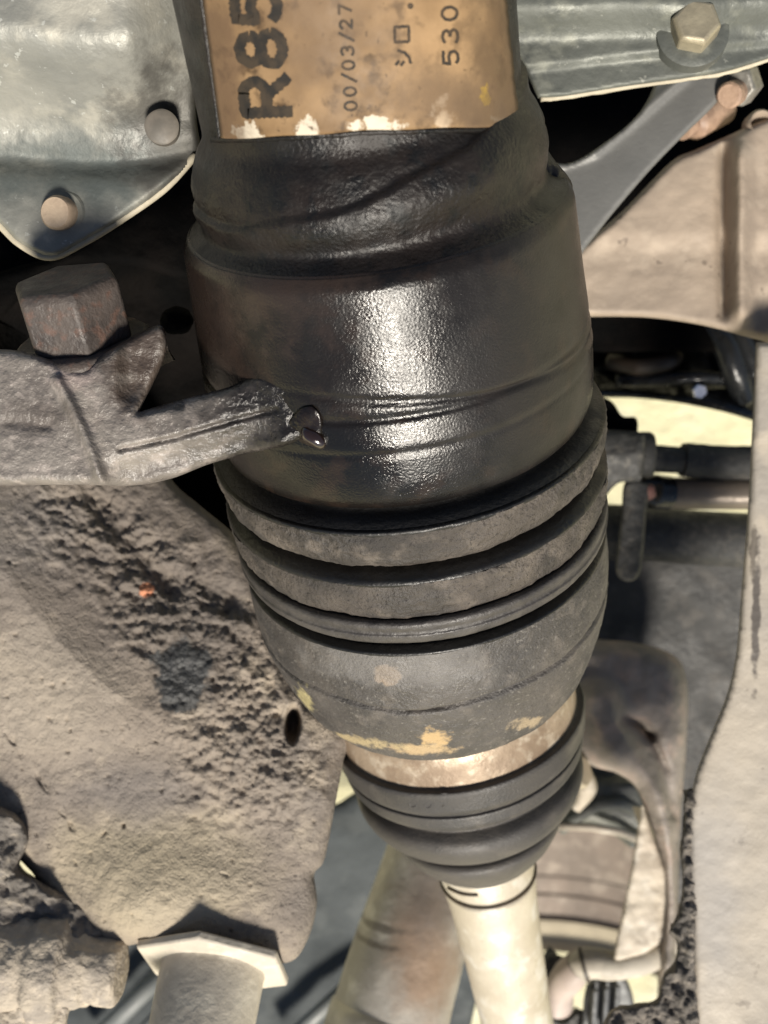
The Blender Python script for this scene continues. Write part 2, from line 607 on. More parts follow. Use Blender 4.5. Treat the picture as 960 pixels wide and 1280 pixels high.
# ---- printing on the label: strokes laid on the cylinder
m_ink = mk('black_print', [(0.022, 0.020, 0.018), (0.050, 0.038, 0.027)], cscale=400, spec=0.2, rough=(0.6, 0.8), bumps=((700, 0.00005),))
m_ink2 = mk('faded_grey_print', [(0.035, 0.030, 0.025), (0.07, 0.05, 0.034)], cscale=700, spec=0.2, rough=(0.6, 0.8))
def circ(cx, cy, rx, ry, a0=0, a1=360, n=22):
    return [(cx + rx * math.cos(math.radians(a0 + (a1 - a0) * i / n)), cy + ry * math.sin(math.radians(a0 + (a1 - a0) * i / n))) for i in range(n + 1)]
# glyphs in a 0..1 (x to the right) by 0..1 (y up) box
GL = {
    'R': [[(0.08, 0), (0.08, 1), (0.58, 1)] + circ(0.58, 0.74, 0.30, 0.26, 90, -90, 12) + [(0.08, 0.48)], [(0.50, 0.48), (0.92, 0)]],
    '8': [circ(0.5, 0.74, 0.34, 0.25), circ(0.5, 0.25, 0.40, 0.25)],
    '5': [[(0.86, 1), (0.18, 1), (0.12, 0.56)] + circ(0.48, 0.33, 0.38, 0.31, 130, -140, 16)],
    '0': [circ(0.5, 0.5, 0.38, 0.5, 0, 360, 26)],
    '3': [circ(0.46, 0.75, 0.36, 0.25, 150, -90, 14) + circ(0.46, 0.26, 0.40, 0.26, 90, -150, 14)],
    '2': [circ(0.48, 0.70, 0.36, 0.29, 160, -40, 14) + [(0.10, 0.0), (0.90, 0.0)]],
    '7': [[(0.10, 1.0), (0.90, 1.0), (0.35, 0.0)]],
    '/': [[(0.10, -0.08), (0.90, 1.08)]],
    'si': [[(0.10, 0.92), (0.26, 0.76)], [(0.06, 0.62), (0.22, 0.46)], [(0.16, 0.06), (0.50, 0.16), (0.74, 0.40), (0.88, 0.78)]],
    'ro': [[(0.12, 0.08), (0.12, 0.92), (0.88, 0.92), (0.88, 0.08), (0.12, 0.08)]],
    'dot': [circ(0.5, 0.5, 0.10, 0.10)],
}
def stroke_geo(pts, w, r):
    """ribbon of half width w (px) along pixel points, laid on the cylinder"""
    pts = [np.array(p, float) for p in pts]
    dense = [pts[0]]
    for p, q in zip(pts[:-1], pts[1:]):
        k = max(1, int(np.linalg.norm(q - p) / 2.5))
        for i in range(1, k + 1): dense.append(p + (q - p) * i / k)
    d = np.array(dense)
    T = np.gradient(d, axis=0); T /= (np.linalg.norm(T, axis=1)[:, None] + 1e-9)
    Nn = np.stack([-T[:, 1], T[:, 0]], 1)
    closed = np.linalg.norm(d[0] - d[-1]) < 0.5
    if not closed:
        d[0] = d[0] - T[0] * w * 0.7; d[-1] = d[-1] + T[-1] * w * 0.7
    jit = np.array([0.14 * w * math.sin(3.1 * i + 1.7 * math.sin(i * 0.9)) for i in range(len(d))])
    A = d + Nn * (w + jit)[:, None]; B = d - Nn * (w - jit)[:, None]
    n = len(d)
    pa = ray_cyl(A[:, 0], A[:, 1], UC, UA, r); pb = ray_cyl(B[:, 0], B[:, 1], UC, UA, r)
    V = np.concatenate([pa, pb])
    Fc = [(i, i + 1, n + i + 1, n + i) for i in range(n - 1)]
    return V, Fc
def glyph(key, base_u, v_bot, hgt, wid, w, mat, r, name, skew=0.05):
    """text reads upwards: glyph x runs up the picture, glyph y runs to the left"""
    VV = []; FF = []
    for k, st in enumerate(GL[key]):
        pts = []
        for gx, gy in st:
            v = v_bot - gx * wid
            u = base_u - gy * hgt + skew * (v - 100)
            pts.append((u, v + (gy * hgt) * 0.045))
        V, Fc = stroke_geo(pts, w, r + 0.00002 * k)
        FF += [tuple(i + len(VV) for i in f) for f in Fc]
        VV += list(V)
    return obj(name, VV, FF, mat, lab, sharp=180)
RT = RL + 0.0005 + 0.00006
for key, vb in (('R', 143), ('8', 84), ('5', 30), ('0', -24)):
    glyph(key, 357, vb, 54, 48, 7.2, m_ink, RT, 'printed_letter', skew=0.10)
for key, vb in (('0', 139), ('0', 121), ('/', 103), ('0', 88), ('3', 70), ('/', 52), ('2', 37), ('7', 18)):
    glyph(key, 444, vb, 15, 13.5 if key != '/' else 12, 1.7, m_ink2, RT, 'printed_letter', skew=0.06)
glyph('si', 515, 82, 21, 22, 1.9, m_ink2, RT, 'printed_letter', skew=0.02)
glyph('ro', 514, 55, 21, 25, 1.9, m_ink2, RT, 'printed_letter', skew=0.02)
glyph('dot', 526, 18, 22, 22, 1.6, m_ink2, RT, 'printed_letter', skew=0.02)
for key, vb in (('5', 82), ('3', 55), ('0', 27), ('0', -1)):
    glyph(key, 574, vb, 19, 21, 2.0, m_ink2, RT, 'printed_letter', skew=0.03)

# thin clear-sleeve lip along the lower edge of the label
lip = []
for b in np.linspace(-0.03, 1.02, 60):
    lip.append(ray_cyl(277 + 366 * b, 174.5 - 16 * b + 1.2 * math.sin(9 * b), UC, UA, R_TUBE + 0.0010))
V, Fc = tube_geo(lip, 0.00055, 10, disp=lambda p: fbm(p, 500, 3) * 0.0003)
obj('sleeve_lip', V, Fc, m_neck, bh, sharp=180)
lip = []
for b in np.linspace(-0.2, 1.02, 40):
    lip.append(ray_cyl(252 + 23 * b, 174.0 * b, UC, UA, R_TUBE + 0.0008))
V, Fc = tube_geo(lip, 0.00060, 10, disp=lambda p: fbm(p, 500, 3) * 0.0003)
obj('sleeve_lip', V, Fc, m_neck, bh, sharp=180)

# ---- oil drop in the drilled hole of the housing
m_drop = mk('wet_oil', [(0.012, 0.006, 0.004), (0.02, 0.010, 0.006)], rough=(0.02, 0.05), coat=1.0, spec=0.8)
A0 = frame(UA)[0]
def surf(u, v, dr=0.0):
    r = R_H
    for _ in range(4):
        p = ray_cyl(np.float64(u), np.float64(v), UC, UA, r + dr)
        r = float(np.interp(np.dot(p - UC, A0), [q[0] for q in hp2], [q[1] for q in hp2]))
    return ray_cyl(np.float64(u), np.float64(v), UC, UA, r + dr)
hc = surf(386, 538)
A_, n_, s_ = frame(UA)
out_n = hc - UC - np.dot(hc - UC, A_) * A_; out_n /= np.linalg.norm(out_n)
def blob_geo(c, ax, rs, rot=0, nu=24, nv=14, noise_a=0.0):
    a, n, s = frame(ax)
    V = []; Fc = []
    for i in range(nv + 1):
        ph = math.pi * i / nv
        for j in range(nu):
            th = 2 * math.pi * j / nu
            x, y, z = math.sin(ph) * math.cos(th), math.sin(ph) * math.sin(th), math.cos(ph)
            V.append(np.array(c) + n * x * rs[0] + s * y * rs[1] + a * z * rs[2])
    V = np.array(V)
    if noise_a: V += (V - np.array(c)) * (fbm(V, 220, 3) * noise_a)[:, None]
    for i in range(nv):
        for j in range(nu):
            k = (j + 1) % nu
            Fc.append((i * nu + j, i * nu + k, (i + 1) * nu + k, (i + 1) * nu + j))
    return V, Fc
m_hole = mk('dark_brown_recess', [(0.012, 0.007, 0.005), (0.006, 0.004, 0.003)], cscale=300, rough=(0.12, 0.3), bumps=((500, 0.0003),))
V, Fc = blob_geo(surf(384, 534, -0.0001), out_n, (0.0044, 0.0040, 0.0007), noise_a=0.5)
obj('oil_hole', V, Fc, m_hole, bh, sharp=180)
V, Fc = blob_geo(surf(393, 547, 0.0002), out_n, (0.0018, 0.0032, 0.0017), noise_a=0.35)
obj('oil_drop', V, Fc, m_drop, bh, sharp=180, label='shiny drop of dark oil hanging in the drilled hole')

# ---- cast arm
m_arm = mk('grimy_grey_casting', [(0.24, 0.215, 0.19), (0.15, 0.132, 0.118), (0.32, 0.28, 0.25)], cscale=110, rough=(0.30, 0.55),
           bumps=((1400, 0.0003, 4), (380, 0.0003, 4)), coat=0.15,
           spots=[(P(385, 510, 0.222), (0.0205, 0.026, 0.03), (0.013, 0.011, 0.010), 150, 1.0, 0.7, 1.4),
                  (P(185, 455, 0.23), (0.008, 0.010, 0.03), (0.05, 0.033, 0.024), 180, 0.85, 0.5),
                  (P(40, 520, 0.225), (0.011, 0.003, 0.03), (0.09, 0.075, 0.065), 220, 0.7, 0.6),
                  (P(95, 470, 0.225), (0.004, 0.003, 0.03), (0.30, 0.24, 0.22), 300, 0.6, 0.5)],
           rough_spots=[(P(330, 525, 0.222), (0.024, 0.016, 0.03), 0.20, 150, 0.6)])
arm_ol = [(-330, 430, 1), (-60, 436), (20, 438), (70, 452), (104, 462), (122, 448), (150, 430), (182, 412), (203, 408), (208, 438), (192, 478), (173, 515, 1),
          (225, 500), (285, 484), (320, 470), (360, 478), (405, 506), (405, 536), (362, 556), (318, 565), (262, 580), (215, 598), (165, 607), (90, 606), (-60, 608), (-330, 612, 1)]
ridge = [(72, 476), (88, 505), (108, 548), (128, 602)]
gro = [(150, 562), (220, 547), (290, 526), (345, 512)]
gro2 = [(-60, 530), (20, 527), (62, 533)]
def arm_z(u, v):
    z = 0.2235 - 0.000018 * (u - 100)
    z = z + 0.004 * sstep(140, 165, u) * (1 - sstep(480, 520, v)) * (u < 230)          # the lug sits lower
    z = z - 0.0022 * np.exp(-(polydist(u, v, ridge) / 7.0) ** 2)
    z = z + 0.0013 * np.exp(-(polydist(u, v, gro) / 3.4) ** 2)
    z = z + 0.0007 * np.exp(-(polydist(u, v, gro2) / 7.0) ** 2)
    hp_ = ray_cyl(u, v, UC, UA, R_H)
    w_ = hp_ - UC
    off = np.linalg.norm(w_ - (w_ @ frame(UA)[0])[..., None] * frame(UA)[0], axis=-1)
    zh = np.where(off > R_H + 1e-5, 0.30, HC - hp_[..., 2])
    kk = 0.0055
    hh = np.clip(0.5 + 0.5 * (zh - z) / kk, 0, 1)
    z = zh * (1 - hh) + z * hh - kk * hh * (1 - hh) - 0.0004 + 0.0030 * sstep(350, 420, u)
    low = (1 - sstep(300, 360, u)) * sstep(0, 46, (v - (598 - 0.255 * (u - 140) - 38)))
    z = z + 0.0050 * low * sstep(110, 170, u)
    return z
V, Fc = relief_geo(arm_ol, arm_z, thick=0.014, rnd=13, rdepth=0.003, step=2.2,
                   disp=lambda p, u, v: fbm(p, 70, 2) * 0.0012 + fbm(p, 500, 3) * 0.00035)
obj('cast_arm', V, Fc, m_arm, bh, sharp=180)

# ---- big rusty hex bolt on the arm
m_rbolt = mk('rusty_dark_bolt', [(0.078, 0.062, 0.053), (0.046, 0.038, 0.034), (0.105, 0.064, 0.049)], cscale=140, rough=(0.45, 0.7),
             bumps=((900, 0.0003, 4), (250, 0.0004)))
bax = np.array([-0.12, 0.83, 0.50]); bax /= np.linalg.norm(bax)
bc = P(102, 425, 0.2350)
V, Fc = hex_geo(bc, bax, 0.0198, 0.0135, rot=0.30, chamfer=0.10)
ob = obj('bolt_head', V, Fc, m_rbolt, bh, sharp=30); bevel_obj(ob, 0.0007, 3)
V, Fc = disc_geo(bc, bax, [(-0.006, 0.0125), (-0.0035, 0.0138), (-0.0005, 0.0140), (0.0003, 0.0130), (0.0002, 0.004)], 48,
                 disp=lambda p, t, th: fbm(p, 200, 3) * 0.0012)
obj('washer', V, Fc, m_rbolt, bh, sharp=180)
V, Fc = blob_geo(P(222, 402, 0.270), (0, 0.2, 1), (0.0035, 0.004, 0.003), noise_a=0.3)
obj('rubber_plug', V, Fc, m_black, bh, sharp=180)

# ================================================================== drive axle
m_rub = mk('dusty_black_rubber', [(0.022, 0.021, 0.020), (0.035, 0.032, 0.029)], cscale=90, rough=(0.45, 0.65), bumps=((900, 0.00025, 4),))
m_dust = mk('porous_dusty_ring', [(0.080, 0.067, 0.056), (0.032, 0.028, 0.025), (0.112, 0.094, 0.078)], cscale=55, cdet=11, rough=(0.55, 0.75),
            bumps=((1000, 0.0006, 4), (380, 0.0008, 5)), speck=(1000, 0.60, (0.026, 0.022, 0.019), 0.7))
ax = thing('drive_axle', 'drive axle with ribbed dust rings, worn joint, black bellows boot and pale shaft', 'drive axle',
           LC + np.array([0, 0, -0.06]))
def ring(name, items, mat, noise_a=0.00025, nseg=260, C=UC, A=UA, rr=0.0008, parent=None, label=None, extra=None, step=0.0008):
    pr = stations(C, A, items)
    def dsp(V, t, th):
        d = fbm(V, 700, 3) * noise_a + fbm(V, 110, 3) * noise_a * 1.5
        if extra: d = d + extra(V, t, th)
        return d
    V, Fc = lathe_geo(C, A, densify(round_prof(pr, rr, 4), step), nseg, disp=dsp)
    return obj(name, V, Fc, mat, parent or ax, sharp=180, label=label)
# sealing sleeve behind the housing rim, then the dust rings
ring('seal_sleeve', [(600, 190), (634, 214), (648, 232), (656, 240)], m_rub, 0.0001)
m_shoulder = mk('shoulder_black_rubber', [(0.008, 0.008, 0.008), (0.014, 0.013, 0.012)], cscale=90, rough=(0.30, 0.5), bumps=((900, 0.0002, 4),))  # ring shoulders get a darker colour than the ring faces
ring('dust_ring', [(661, 243), (662, 244.8), (672, 244.2), (684, 241.5), (694, 237), (700, 231), (702, 224), (700, 214)], m_dust, 0.0005, rr=0.0010)
ring('ring_shoulder', [(648, 224), (655, 238), (660, 244.6), (664, 245.0), (666, 243)], m_shoulder, 0.00015)
ring('dust_ring', [(725, 236), (726, 237.4), (736, 236.6), (750, 234), (760, 230), (766, 225), (768, 219), (767, 210)], m_dust, 0.0005, rr=0.0010)
ring('ring_shoulder', [(699, 212), (710, 226), (722, 236.4), (727, 237.8), (729, 236)], m_shoulder, 0.00015)
m_ringm = mk('dusty_grey_ring', [(0.070, 0.063, 0.057), (0.042, 0.038, 0.036)], cscale=150, rough=(0.4, 0.6), bumps=((1100, 0.0002, 4), (400, 0.0003)))
ring('retaining_ring', [(766, 214), (771, 226), (776, 230.5), (781, 231), (785, 228.5), (788, 228.5), (791, 230), (797, 228), (799, 224), (798, 212)], m_ringm, 0.00012)
goldp = [ray_cyl(545, 930, UC, UA, 0.0445), ray_cyl(525, 940, UC, UA, 0.0425), ray_cyl(482, 850, UC, UA, 0.0478),
         ray_cyl(378, 885, UC, UA, 0.046), ray_cyl(440, 930, UC, UA, 0.0435), ray_cyl(668, 908, UC, UA, 0.0435)]
m_joint = mk('worn_dark_grey_steel', [(0.078, 0.070, 0.063), (0.048, 0.044, 0.041), (0.108, 0.095, 0.083)], cscale=60, cdet=9, rough=(0.42, 0.62),
             bumps=((1500, 0.0003, 4), (420, 0.0005, 5)), speck=(900, 0.62, (0.20, 0.185, 0.165), 0.6),
             spots=[(goldp[0], (0.0030, 0.0034, 0.008), (0.46, 0.32, 0.16), 450, 0.95, 0.4, 3.2),
                    (goldp[1], (0.0070, 0.0015, 0.01), (0.44, 0.32, 0.18), 400, 0.9, 0.45, 2.8),
                    (goldp[2], (0.0038, 0.0032, 0.006), (0.33, 0.24, 0.16), 300, 1.0, 0.12, 1.0),
                    (goldp[3], (0.0022, 0.0046, 0.010), (0.42, 0.36, 0.18), 400, 0.9, 0.4, 3.0),
                    (goldp[4], (0.012, 0.0014, 0.012), (0.42, 0.33, 0.18), 300, 0.8, 0.4, 3.0),
                    (goldp[5], (0.0050, 0.0016, 0.010), (0.36, 0.28, 0.18), 300, 0.8, 0.35, 3.0),
                    (ray_cyl(480, 830, UC, UA, 0.048), (0.022, 0.006, 0.02), (0.165, 0.155, 0.145), 150, 0.7, 0.4, 2.0)])
jp = stations(UC, UA, [(803, 212), (812, 221), (818, 224), (884, 218)])
jt = jp[-1][0]
def joint_extra(V, t, th):
    x = t - (jt - 0.0010 + 0.0012 * np.sin(2 * th + 1) + 0.0006 * np.sin(7 * th))
    return -0.0020 * np.exp(-(x / 0.0005) ** 2) * (0.65 + 0.35 * sstep(-0.15, 0.15, fbm(V, 60, 2)))
ring('ring_shoulder', [(796, 206), (803, 215), (812, 223.6), (814.5, 224.3), (817, 223)], m_shoulder, 0.0001)
ring('joint_housing', [(812, 222), (813.5, 223.6), (816, 224), (850, 222), (884, 217), (890, 214.5), (915, 203), (935, 190), (943, 182), (947, 174), (946, 160), (940, 140)],
     m_joint, 0.00022, extra=joint_extra, rr=0.0014, step=0.0007)
m_clampring = mk('rusty_bare_ring', [(0.40, 0.31, 0.22), (0.26, 0.19, 0.13), (0.50, 0.42, 0.32)], cscale=80, rough=(0.4, 0.6), metal=0.25,
                 bumps=((700, 0.0002),))
m_boot = mk('boot_rubber', [(0.036, 0.034, 0.033), (0.066, 0.060, 0.054), (0.085, 0.076, 0.066)], cscale=35, cdet=10, rough=(0.45, 0.65), bumps=((1600, 0.00018, 4),), speck=(1100, 0.64, (0.13, 0.115, 0.10), 0.5))
ring('bare_steel_ring', [(925, 130), (940, 150), (950, 151), (984, 150), (990, 145)], m_clampring, 0.0001, C=LC, A=LA, nseg=160)
bt = ring('bellows_boot', [(970, 140), (984, 154), (987, 158.5), (992, 159.5), (1012, 155), (1015, 152), (1015.5, 147), (1019, 151), (1031, 149), (1034, 146),
                      (1034.5, 128), (1042, 134), (1052, 141), (1062, 143), (1070, 140), (1076, 133), (1078, 124), (1077, 98), (1083, 104),
                      (1090, 107), (1097, 104), (1104, 94), (1108, 78), (1109, 62), (1107, 54)],
          m_boot, 0.00008, C=LC, A=LA, nseg=200, rr=0.0012)
# moulded numerals on the boot band
bpr = stations(LC, LA, [(1000, 157)])[0]
def emb(key, u, v, w, h, r=bpr[1]):
    VV = []; FF = []
    for st in GL[key]:
        pts = np.array([(u + gx * w, v - gy * h - 0.05 * gx * w) for gx, gy in st])
        dense = []
        for p, q in zip(pts[:-1], pts[1:]):
            for k in range(3): dense.append(p + (q - p) * k / 3)
        dense.append(pts[-1]); dense = np.array(dense)
        path = ray_cyl(dense[:, 0], dense[:, 1], LC, LA, r - 0.0001)
        V, Fc = tube_geo(path, 0.00032, 6)
        FF += [tuple(i + len(VV) for i in f) for f in Fc]; VV += list(V)
    obj('moulded_numeral', VV, FF, m_boot, bt, sharp=180)
emb('8', 511, 1009, 11, 17); emb('8', 530, 1010, 11, 17); emb('7', 550, 1008, 11, 16)
m_shaft = mk('pale_plated_shaft', [(0.62, 0.56, 0.45), (0.52, 0.46, 0.36), (0.70, 0.66, 0.58)], cscale=55, rough=(0.35, 0.55), metal=0.15,
             bumps=((300, 0.0002), (1200, 0.0001)), speck=(300, 0.66, (0.36, 0.29, 0.2), 0.5))
ring('boot_clamp', [(1100, 54), (1104, 59.5), (1108, 60.5), (1128, 59.5), (1131, 57.5), (1133, 55)], m_shaft, 0.00003, C=LC, A=LA, nseg=96, rr=0.0004)
sp = stations(LC, LA, [(1122, 55), (1136, 57.0), (1139, 58.5), (1170, 54), (1300, 45)])
sp = sp + [(sp[-1][0] + 0.09, sp[-1][1] * 0.97)]
V, Fc = lathe_geo(LC, LA, densify(round_prof(sp, 0.001, 3), 0.0025), 96, disp=lambda V, t, th: fbm(V, 90, 3) * 0.00015)
obj('shaft', V, Fc, m_shaft, ax, sharp=180)
# clamp wire and its ear
wire = [LC + frame(LA)[0] * (stations(LC, LA, [(1133, 59)])[0][0]) + 0.0148 * (math.cos(t) * frame(LA)[1] + math.sin(t) * frame(LA)[2]) for t in np.linspace(0, 2 * math.pi, 60)]
m_dark = mk('dark_line_steel', [(0.10, 0.075, 0.05), (0.06, 0.05, 0.04)], rough=(0.5, 0.7))
V, Fc = tube_geo(wire, 0.0005, 8, caps=False)
obj('clamp_wire', V, Fc, m_dark, ax, sharp=180)
ear = ray_cyl(np.array([560, 568, 580, 597]), np.array([1110, 1114, 1118, 1119]), LC, LA, 0.0151)
V, Fc = tube_geo(smooth_path(ear, 5), 0.00045, 8)
obj('clamp_slot', V, Fc, m_dark, ax, sharp=180)
# inner core that carries housing and axle
V, Fc = lathe_geo(UC, UA, [(-0.09, 0.012), (0.0, 0.012), (jp[-1][0] + 0.012, 0.020)], 32, cap0=True, cap1=True)
obj('core_shaft', V, Fc, m_dark, ax)
V, Fc = lathe_geo(LC, LA, [(-0.035, 0.016), (0.02, 0.016), (0.07, 0.012)], 32, cap0=True, cap1=True)
obj('core_shaft', V, Fc, m_dark, ax)
# ================================================================== engine side behind the arm (dark)
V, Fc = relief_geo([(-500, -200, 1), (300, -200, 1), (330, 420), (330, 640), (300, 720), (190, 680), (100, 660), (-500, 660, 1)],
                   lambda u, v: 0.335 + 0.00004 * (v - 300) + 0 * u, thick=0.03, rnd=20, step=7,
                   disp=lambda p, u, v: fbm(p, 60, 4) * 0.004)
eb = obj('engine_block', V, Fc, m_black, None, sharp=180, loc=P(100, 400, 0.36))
tag(eb, 'engine block coloured black for the shade behind the cast arm', 'engine block')
# web that runs diagonally under the oil pan
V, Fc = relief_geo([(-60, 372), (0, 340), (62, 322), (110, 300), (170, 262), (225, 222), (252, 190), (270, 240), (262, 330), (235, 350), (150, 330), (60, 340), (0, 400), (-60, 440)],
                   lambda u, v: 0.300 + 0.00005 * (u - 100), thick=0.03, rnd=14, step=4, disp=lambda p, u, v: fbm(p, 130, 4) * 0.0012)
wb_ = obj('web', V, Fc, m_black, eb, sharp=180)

# ================================================================== oil pan (upper left)
m_pan = mk('oxidised_grey_green_pan', [(0.30, 0.295, 0.26), (0.20, 0.203, 0.185), (0.39, 0.375, 0.32)], cscale=32, cdet=9, rough=(0.42, 0.62), metal=0.25,
           bumps=((260, 0.0003, 5), (900, 0.0001)), speck=(420, 0.64, (0.55, 0.56, 0.52), 0.5),
           spots=[(P(120, 215, 0.245), (0.03, 0.008, 0.03), (0.075, 0.09, 0.088), 90, 0.85, 0.6),
                  (P(212, 165, 0.24), (0.010, 0.014, 0.02), (0.06, 0.056, 0.05), 150, 0.8, 0.5)])
def pan_z(u, v):
    edge = 150 - 0.16 * (u - 100) + 22 * np.sin(u * 0.011 - 0.6)
    d = edge - v
    dome = sstep(-30, 130, d)
    z = 0.243 - 0.022 * dome - 0.006 * sstep(90, 330, d)
    z = z + 0.010 * sstep(150, 250, u) * dome
    z = z + 0.0022 * np.exp(-((v - (edge + 44)) / 16.0) ** 2)
    return z
pan_ol = [(-420, -160, 1), (225, -160), (236, 0), (241, 80), (246, 150), (247, 192), (205, 236), (150, 275), (104, 302), (64, 321), (24, 304), (0, 280), (-40, 250), (-120, 215), (-420, 190, 1)]
pan = thing('oil_pan', 'grey green domed oil pan with lipped flange and tan bolt', 'oil pan', P(80, 150, 0.30))
V, Fc = relief_geo(pan_ol, pan_z, thick=0.012, rnd=9, rdepth=0.0022, step=3, disp=lambda p, u, v: fbm(p, 50, 4) * 0.0010)
obj('pan_body', V, Fc, m_pan, pan, sharp=180)
m_creamlip = mk('bare_cream_edge', [(0.50, 0.45, 0.34), (0.38, 0.34, 0.26)], cscale=120, rough=(0.5, 0.7), bumps=((500, 0.0002),))
lipp = smooth_path([P(u, v, 0.2455) for u, v in ((-420, 192), (-120, 216), (-60, 238), (-10, 272), (24, 304), (62, 321), (104, 303), (150, 275), (205, 236), (244, 194))], 8)
V, Fc = tube_geo(lipp, 0.0009, 10)
obj('flange_lip', V, Fc, m_creamlip, pan, sharp=180)
m_tan = mk('tan_dusty_bolt', [(0.46, 0.36, 0.26), (0.34, 0.26, 0.19)], cscale=200, rough=(0.5, 0.7), bumps=((700, 0.0002),))
def round_bolt(u, v, Z, r, h, ax_, mat, parent, name='bolt_head', collar=True):
    c = P(u, v, Z)
    V, Fc = disc_geo(c, ax_, [(-0.002, r), (h * 0.82, r), (h, r * 0.86), (h * 1.02, 0.0002)], 36, disp=lambda p, t, th: fbm(p, 400, 2) * 0.00015)
    o = obj(name, V, Fc, mat, parent, sharp=40)
    if collar:
        V, Fc = disc_geo(c, ax_, [(-0.002, r * 1.5), (0.0003, r * 1.45), (0.0009, r * 1.3), (0.0007, r * 0.9)], 36)
        obj('collar', V, Fc, m_pan, o, sharp=40)
    return o
round_bolt(80, 268, 0.2445, 0.0037, 0.0042, (-0.20, -0.15, 1), m_tan, pan)
round_bolt(203, 160, 0.2375, 0.0036, 0.0022, (0.1, -0.2, 1), mk('rusty_dull_bolt', [(0.17, 0.15, 0.125), (0.11, 0.10, 0.085)], cscale=200), pan, collar=False)

# ================================================================== mounting plate upper right
m_plate = mk('dull_green_grey_steel', [(0.135, 0.142, 0.125), (0.092, 0.098, 0.089), (0.19, 0.195, 0.165)], cscale=45, cdet=7, rough=(0.42, 0.62), metal=0.25,
             bumps=((400, 0.00025, 4), (90, 0.0004)), speck=(300, 0.66, (0.34, 0.34, 0.30), 0.5))
mp = thing('mounting_plate', 'green grey pressed steel mounting plate with large hex bolt beside the label', 'mounting plate', P(810, 20, 0.29))
def plate_z(u, v):
    bend = 24 + 0.03 * (800 - u)
    z = 0.264 + 0.007 * sstep(-26, 30, v - bend) + 0.0018 * sstep(76, 92, v + 0.11 * (u - 680))
    z = z - 0.0030 * gauss(u, v, 862, 38, 40)
    return z
V, Fc = relief_geo([(590, -150, 1), (1240, -150, 1), (1240, 10), (1060, 42), (958, 74), (905, 90), (862, 97), (780, 108), (705, 120), (672, 122, 1), (640, 60), (590, 20)],
                   plate_z, thick=0.004, rnd=5, rdepth=0.001, step=3, disp=lambda p, u, v: fbm(p, 60, 4) * 0.0007)
obj('plate', V, Fc, m_plate, mp, sharp=180)
eg = smooth_path([P(u, v, 0.2775) for u, v in ((1240, 13), (1060, 46), (958, 75), (905, 91), (862, 98), (780, 109), (705, 121), (676, 124))], 6)
V, Fc = tube_geo(eg, 0.0007, 8, disp=lambda p: fbm(p, 600, 3) * 0.0004)
obj('cut_edge', V, Fc, m_creamlip, mp, sharp=180)
m_hex = mk('yellowed_zinc_bolt', [(0.42, 0.37, 0.26), (0.32, 0.28, 0.20)], cscale=160, rough=(0.35, 0.55), metal=0.4, bumps=((600, 0.00015),))
hb = P(866, 40, 0.2680)
V, Fc = hex_geo(hb, (-0.10, 0.05, 1), 0.0102, 0.0060, rot=0.25, chamfer=0.16)
o1 = obj('hex_bolt', V, Fc, m_hex, mp, sharp=25); bevel_obj(o1, 0.0004, 2)
V, Fc = disc_geo(hb, (-0.05, 0.05, 1), [(-0.003, 0.0088), (0.0002, 0.0086), (0.0007, 0.0078), (0.0006, 0.003)], 40)
obj('washer', V, Fc, m_plate, o1, sharp=40)

# ================================================================== diagonal strut
m_strut = mk('flat_grey_steel', [(0.165, 0.165, 0.158), (0.135, 0.135, 0.13)], cscale=40, rough=(0.45, 0.6), metal=0.2, bumps=((700, 0.0001),))
st = thing('diagonal_strut', 'flat grey diagonal strut running up to the mounting plate', 'strut', P(780, 190, 0.31))
def strut_z(u, v):
    e = polydist(u, v, [(858, 92), (800, 142), (742, 190), (700, 204)])
    return 0.300 - 0.00003 * (u - 780) - 0.0016 * np.exp(-(e / 7) ** 2)
V, Fc = relief_geo([(846, 60), (920, 60), (918, 92), (896, 128), (856, 168), (815, 210), (770, 262), (735, 306), (715, 330), (690, 300), (680, 230), (684, 205), (712, 204), (745, 186), (800, 140)],
                   strut_z, thick=0.005, rnd=4, rdepth=0.001, step=3)
obj('blade', V, Fc, m_strut, st, sharp=180)
m_rust = mk('rusty_tan_bolt', [(0.40, 0.27, 0.19), (0.26, 0.17, 0.12)], cscale=250, rough=(0.5, 0.7), bumps=((700, 0.0003),))
m_steelb = mk('plain_steel_bolt', [(0.30, 0.29, 0.26), (0.20, 0.19, 0.17)], cscale=250, rough=(0.35, 0.55), metal=0.5, bumps=((700, 0.0002),))
V, Fc = hex_geo(P(930, 104, 0.302), (-0.55, -0.42, 0.72), 0.0095, 0.0075, rot=0.2)
nb = obj('nut', V, Fc, m_steelb, st, sharp=25); bevel_obj(nb, 0.0004, 2)
V, Fc = disc_geo(P(916, 117, 0.296), (-0.55, -0.42, 0.72), [(-0.004, 0.0034), (0.0030, 0.0034), (0.0036, 0.0028), (0.0036, 0.0001)], 28)
obj('stud', V, Fc, m_rust, nb, sharp=40)
V, Fc = disc_geo(P(872, 150, 0.330), (-0.75, -0.5, 0.5), [(-0.012, 0.0052), (0.002, 0.0052), (0.0035, 0.0035), (0.008, 0.0034), (0.0085, 0.0001)], 28)
obj('stud', V, Fc, m_rust, st, sharp=40)

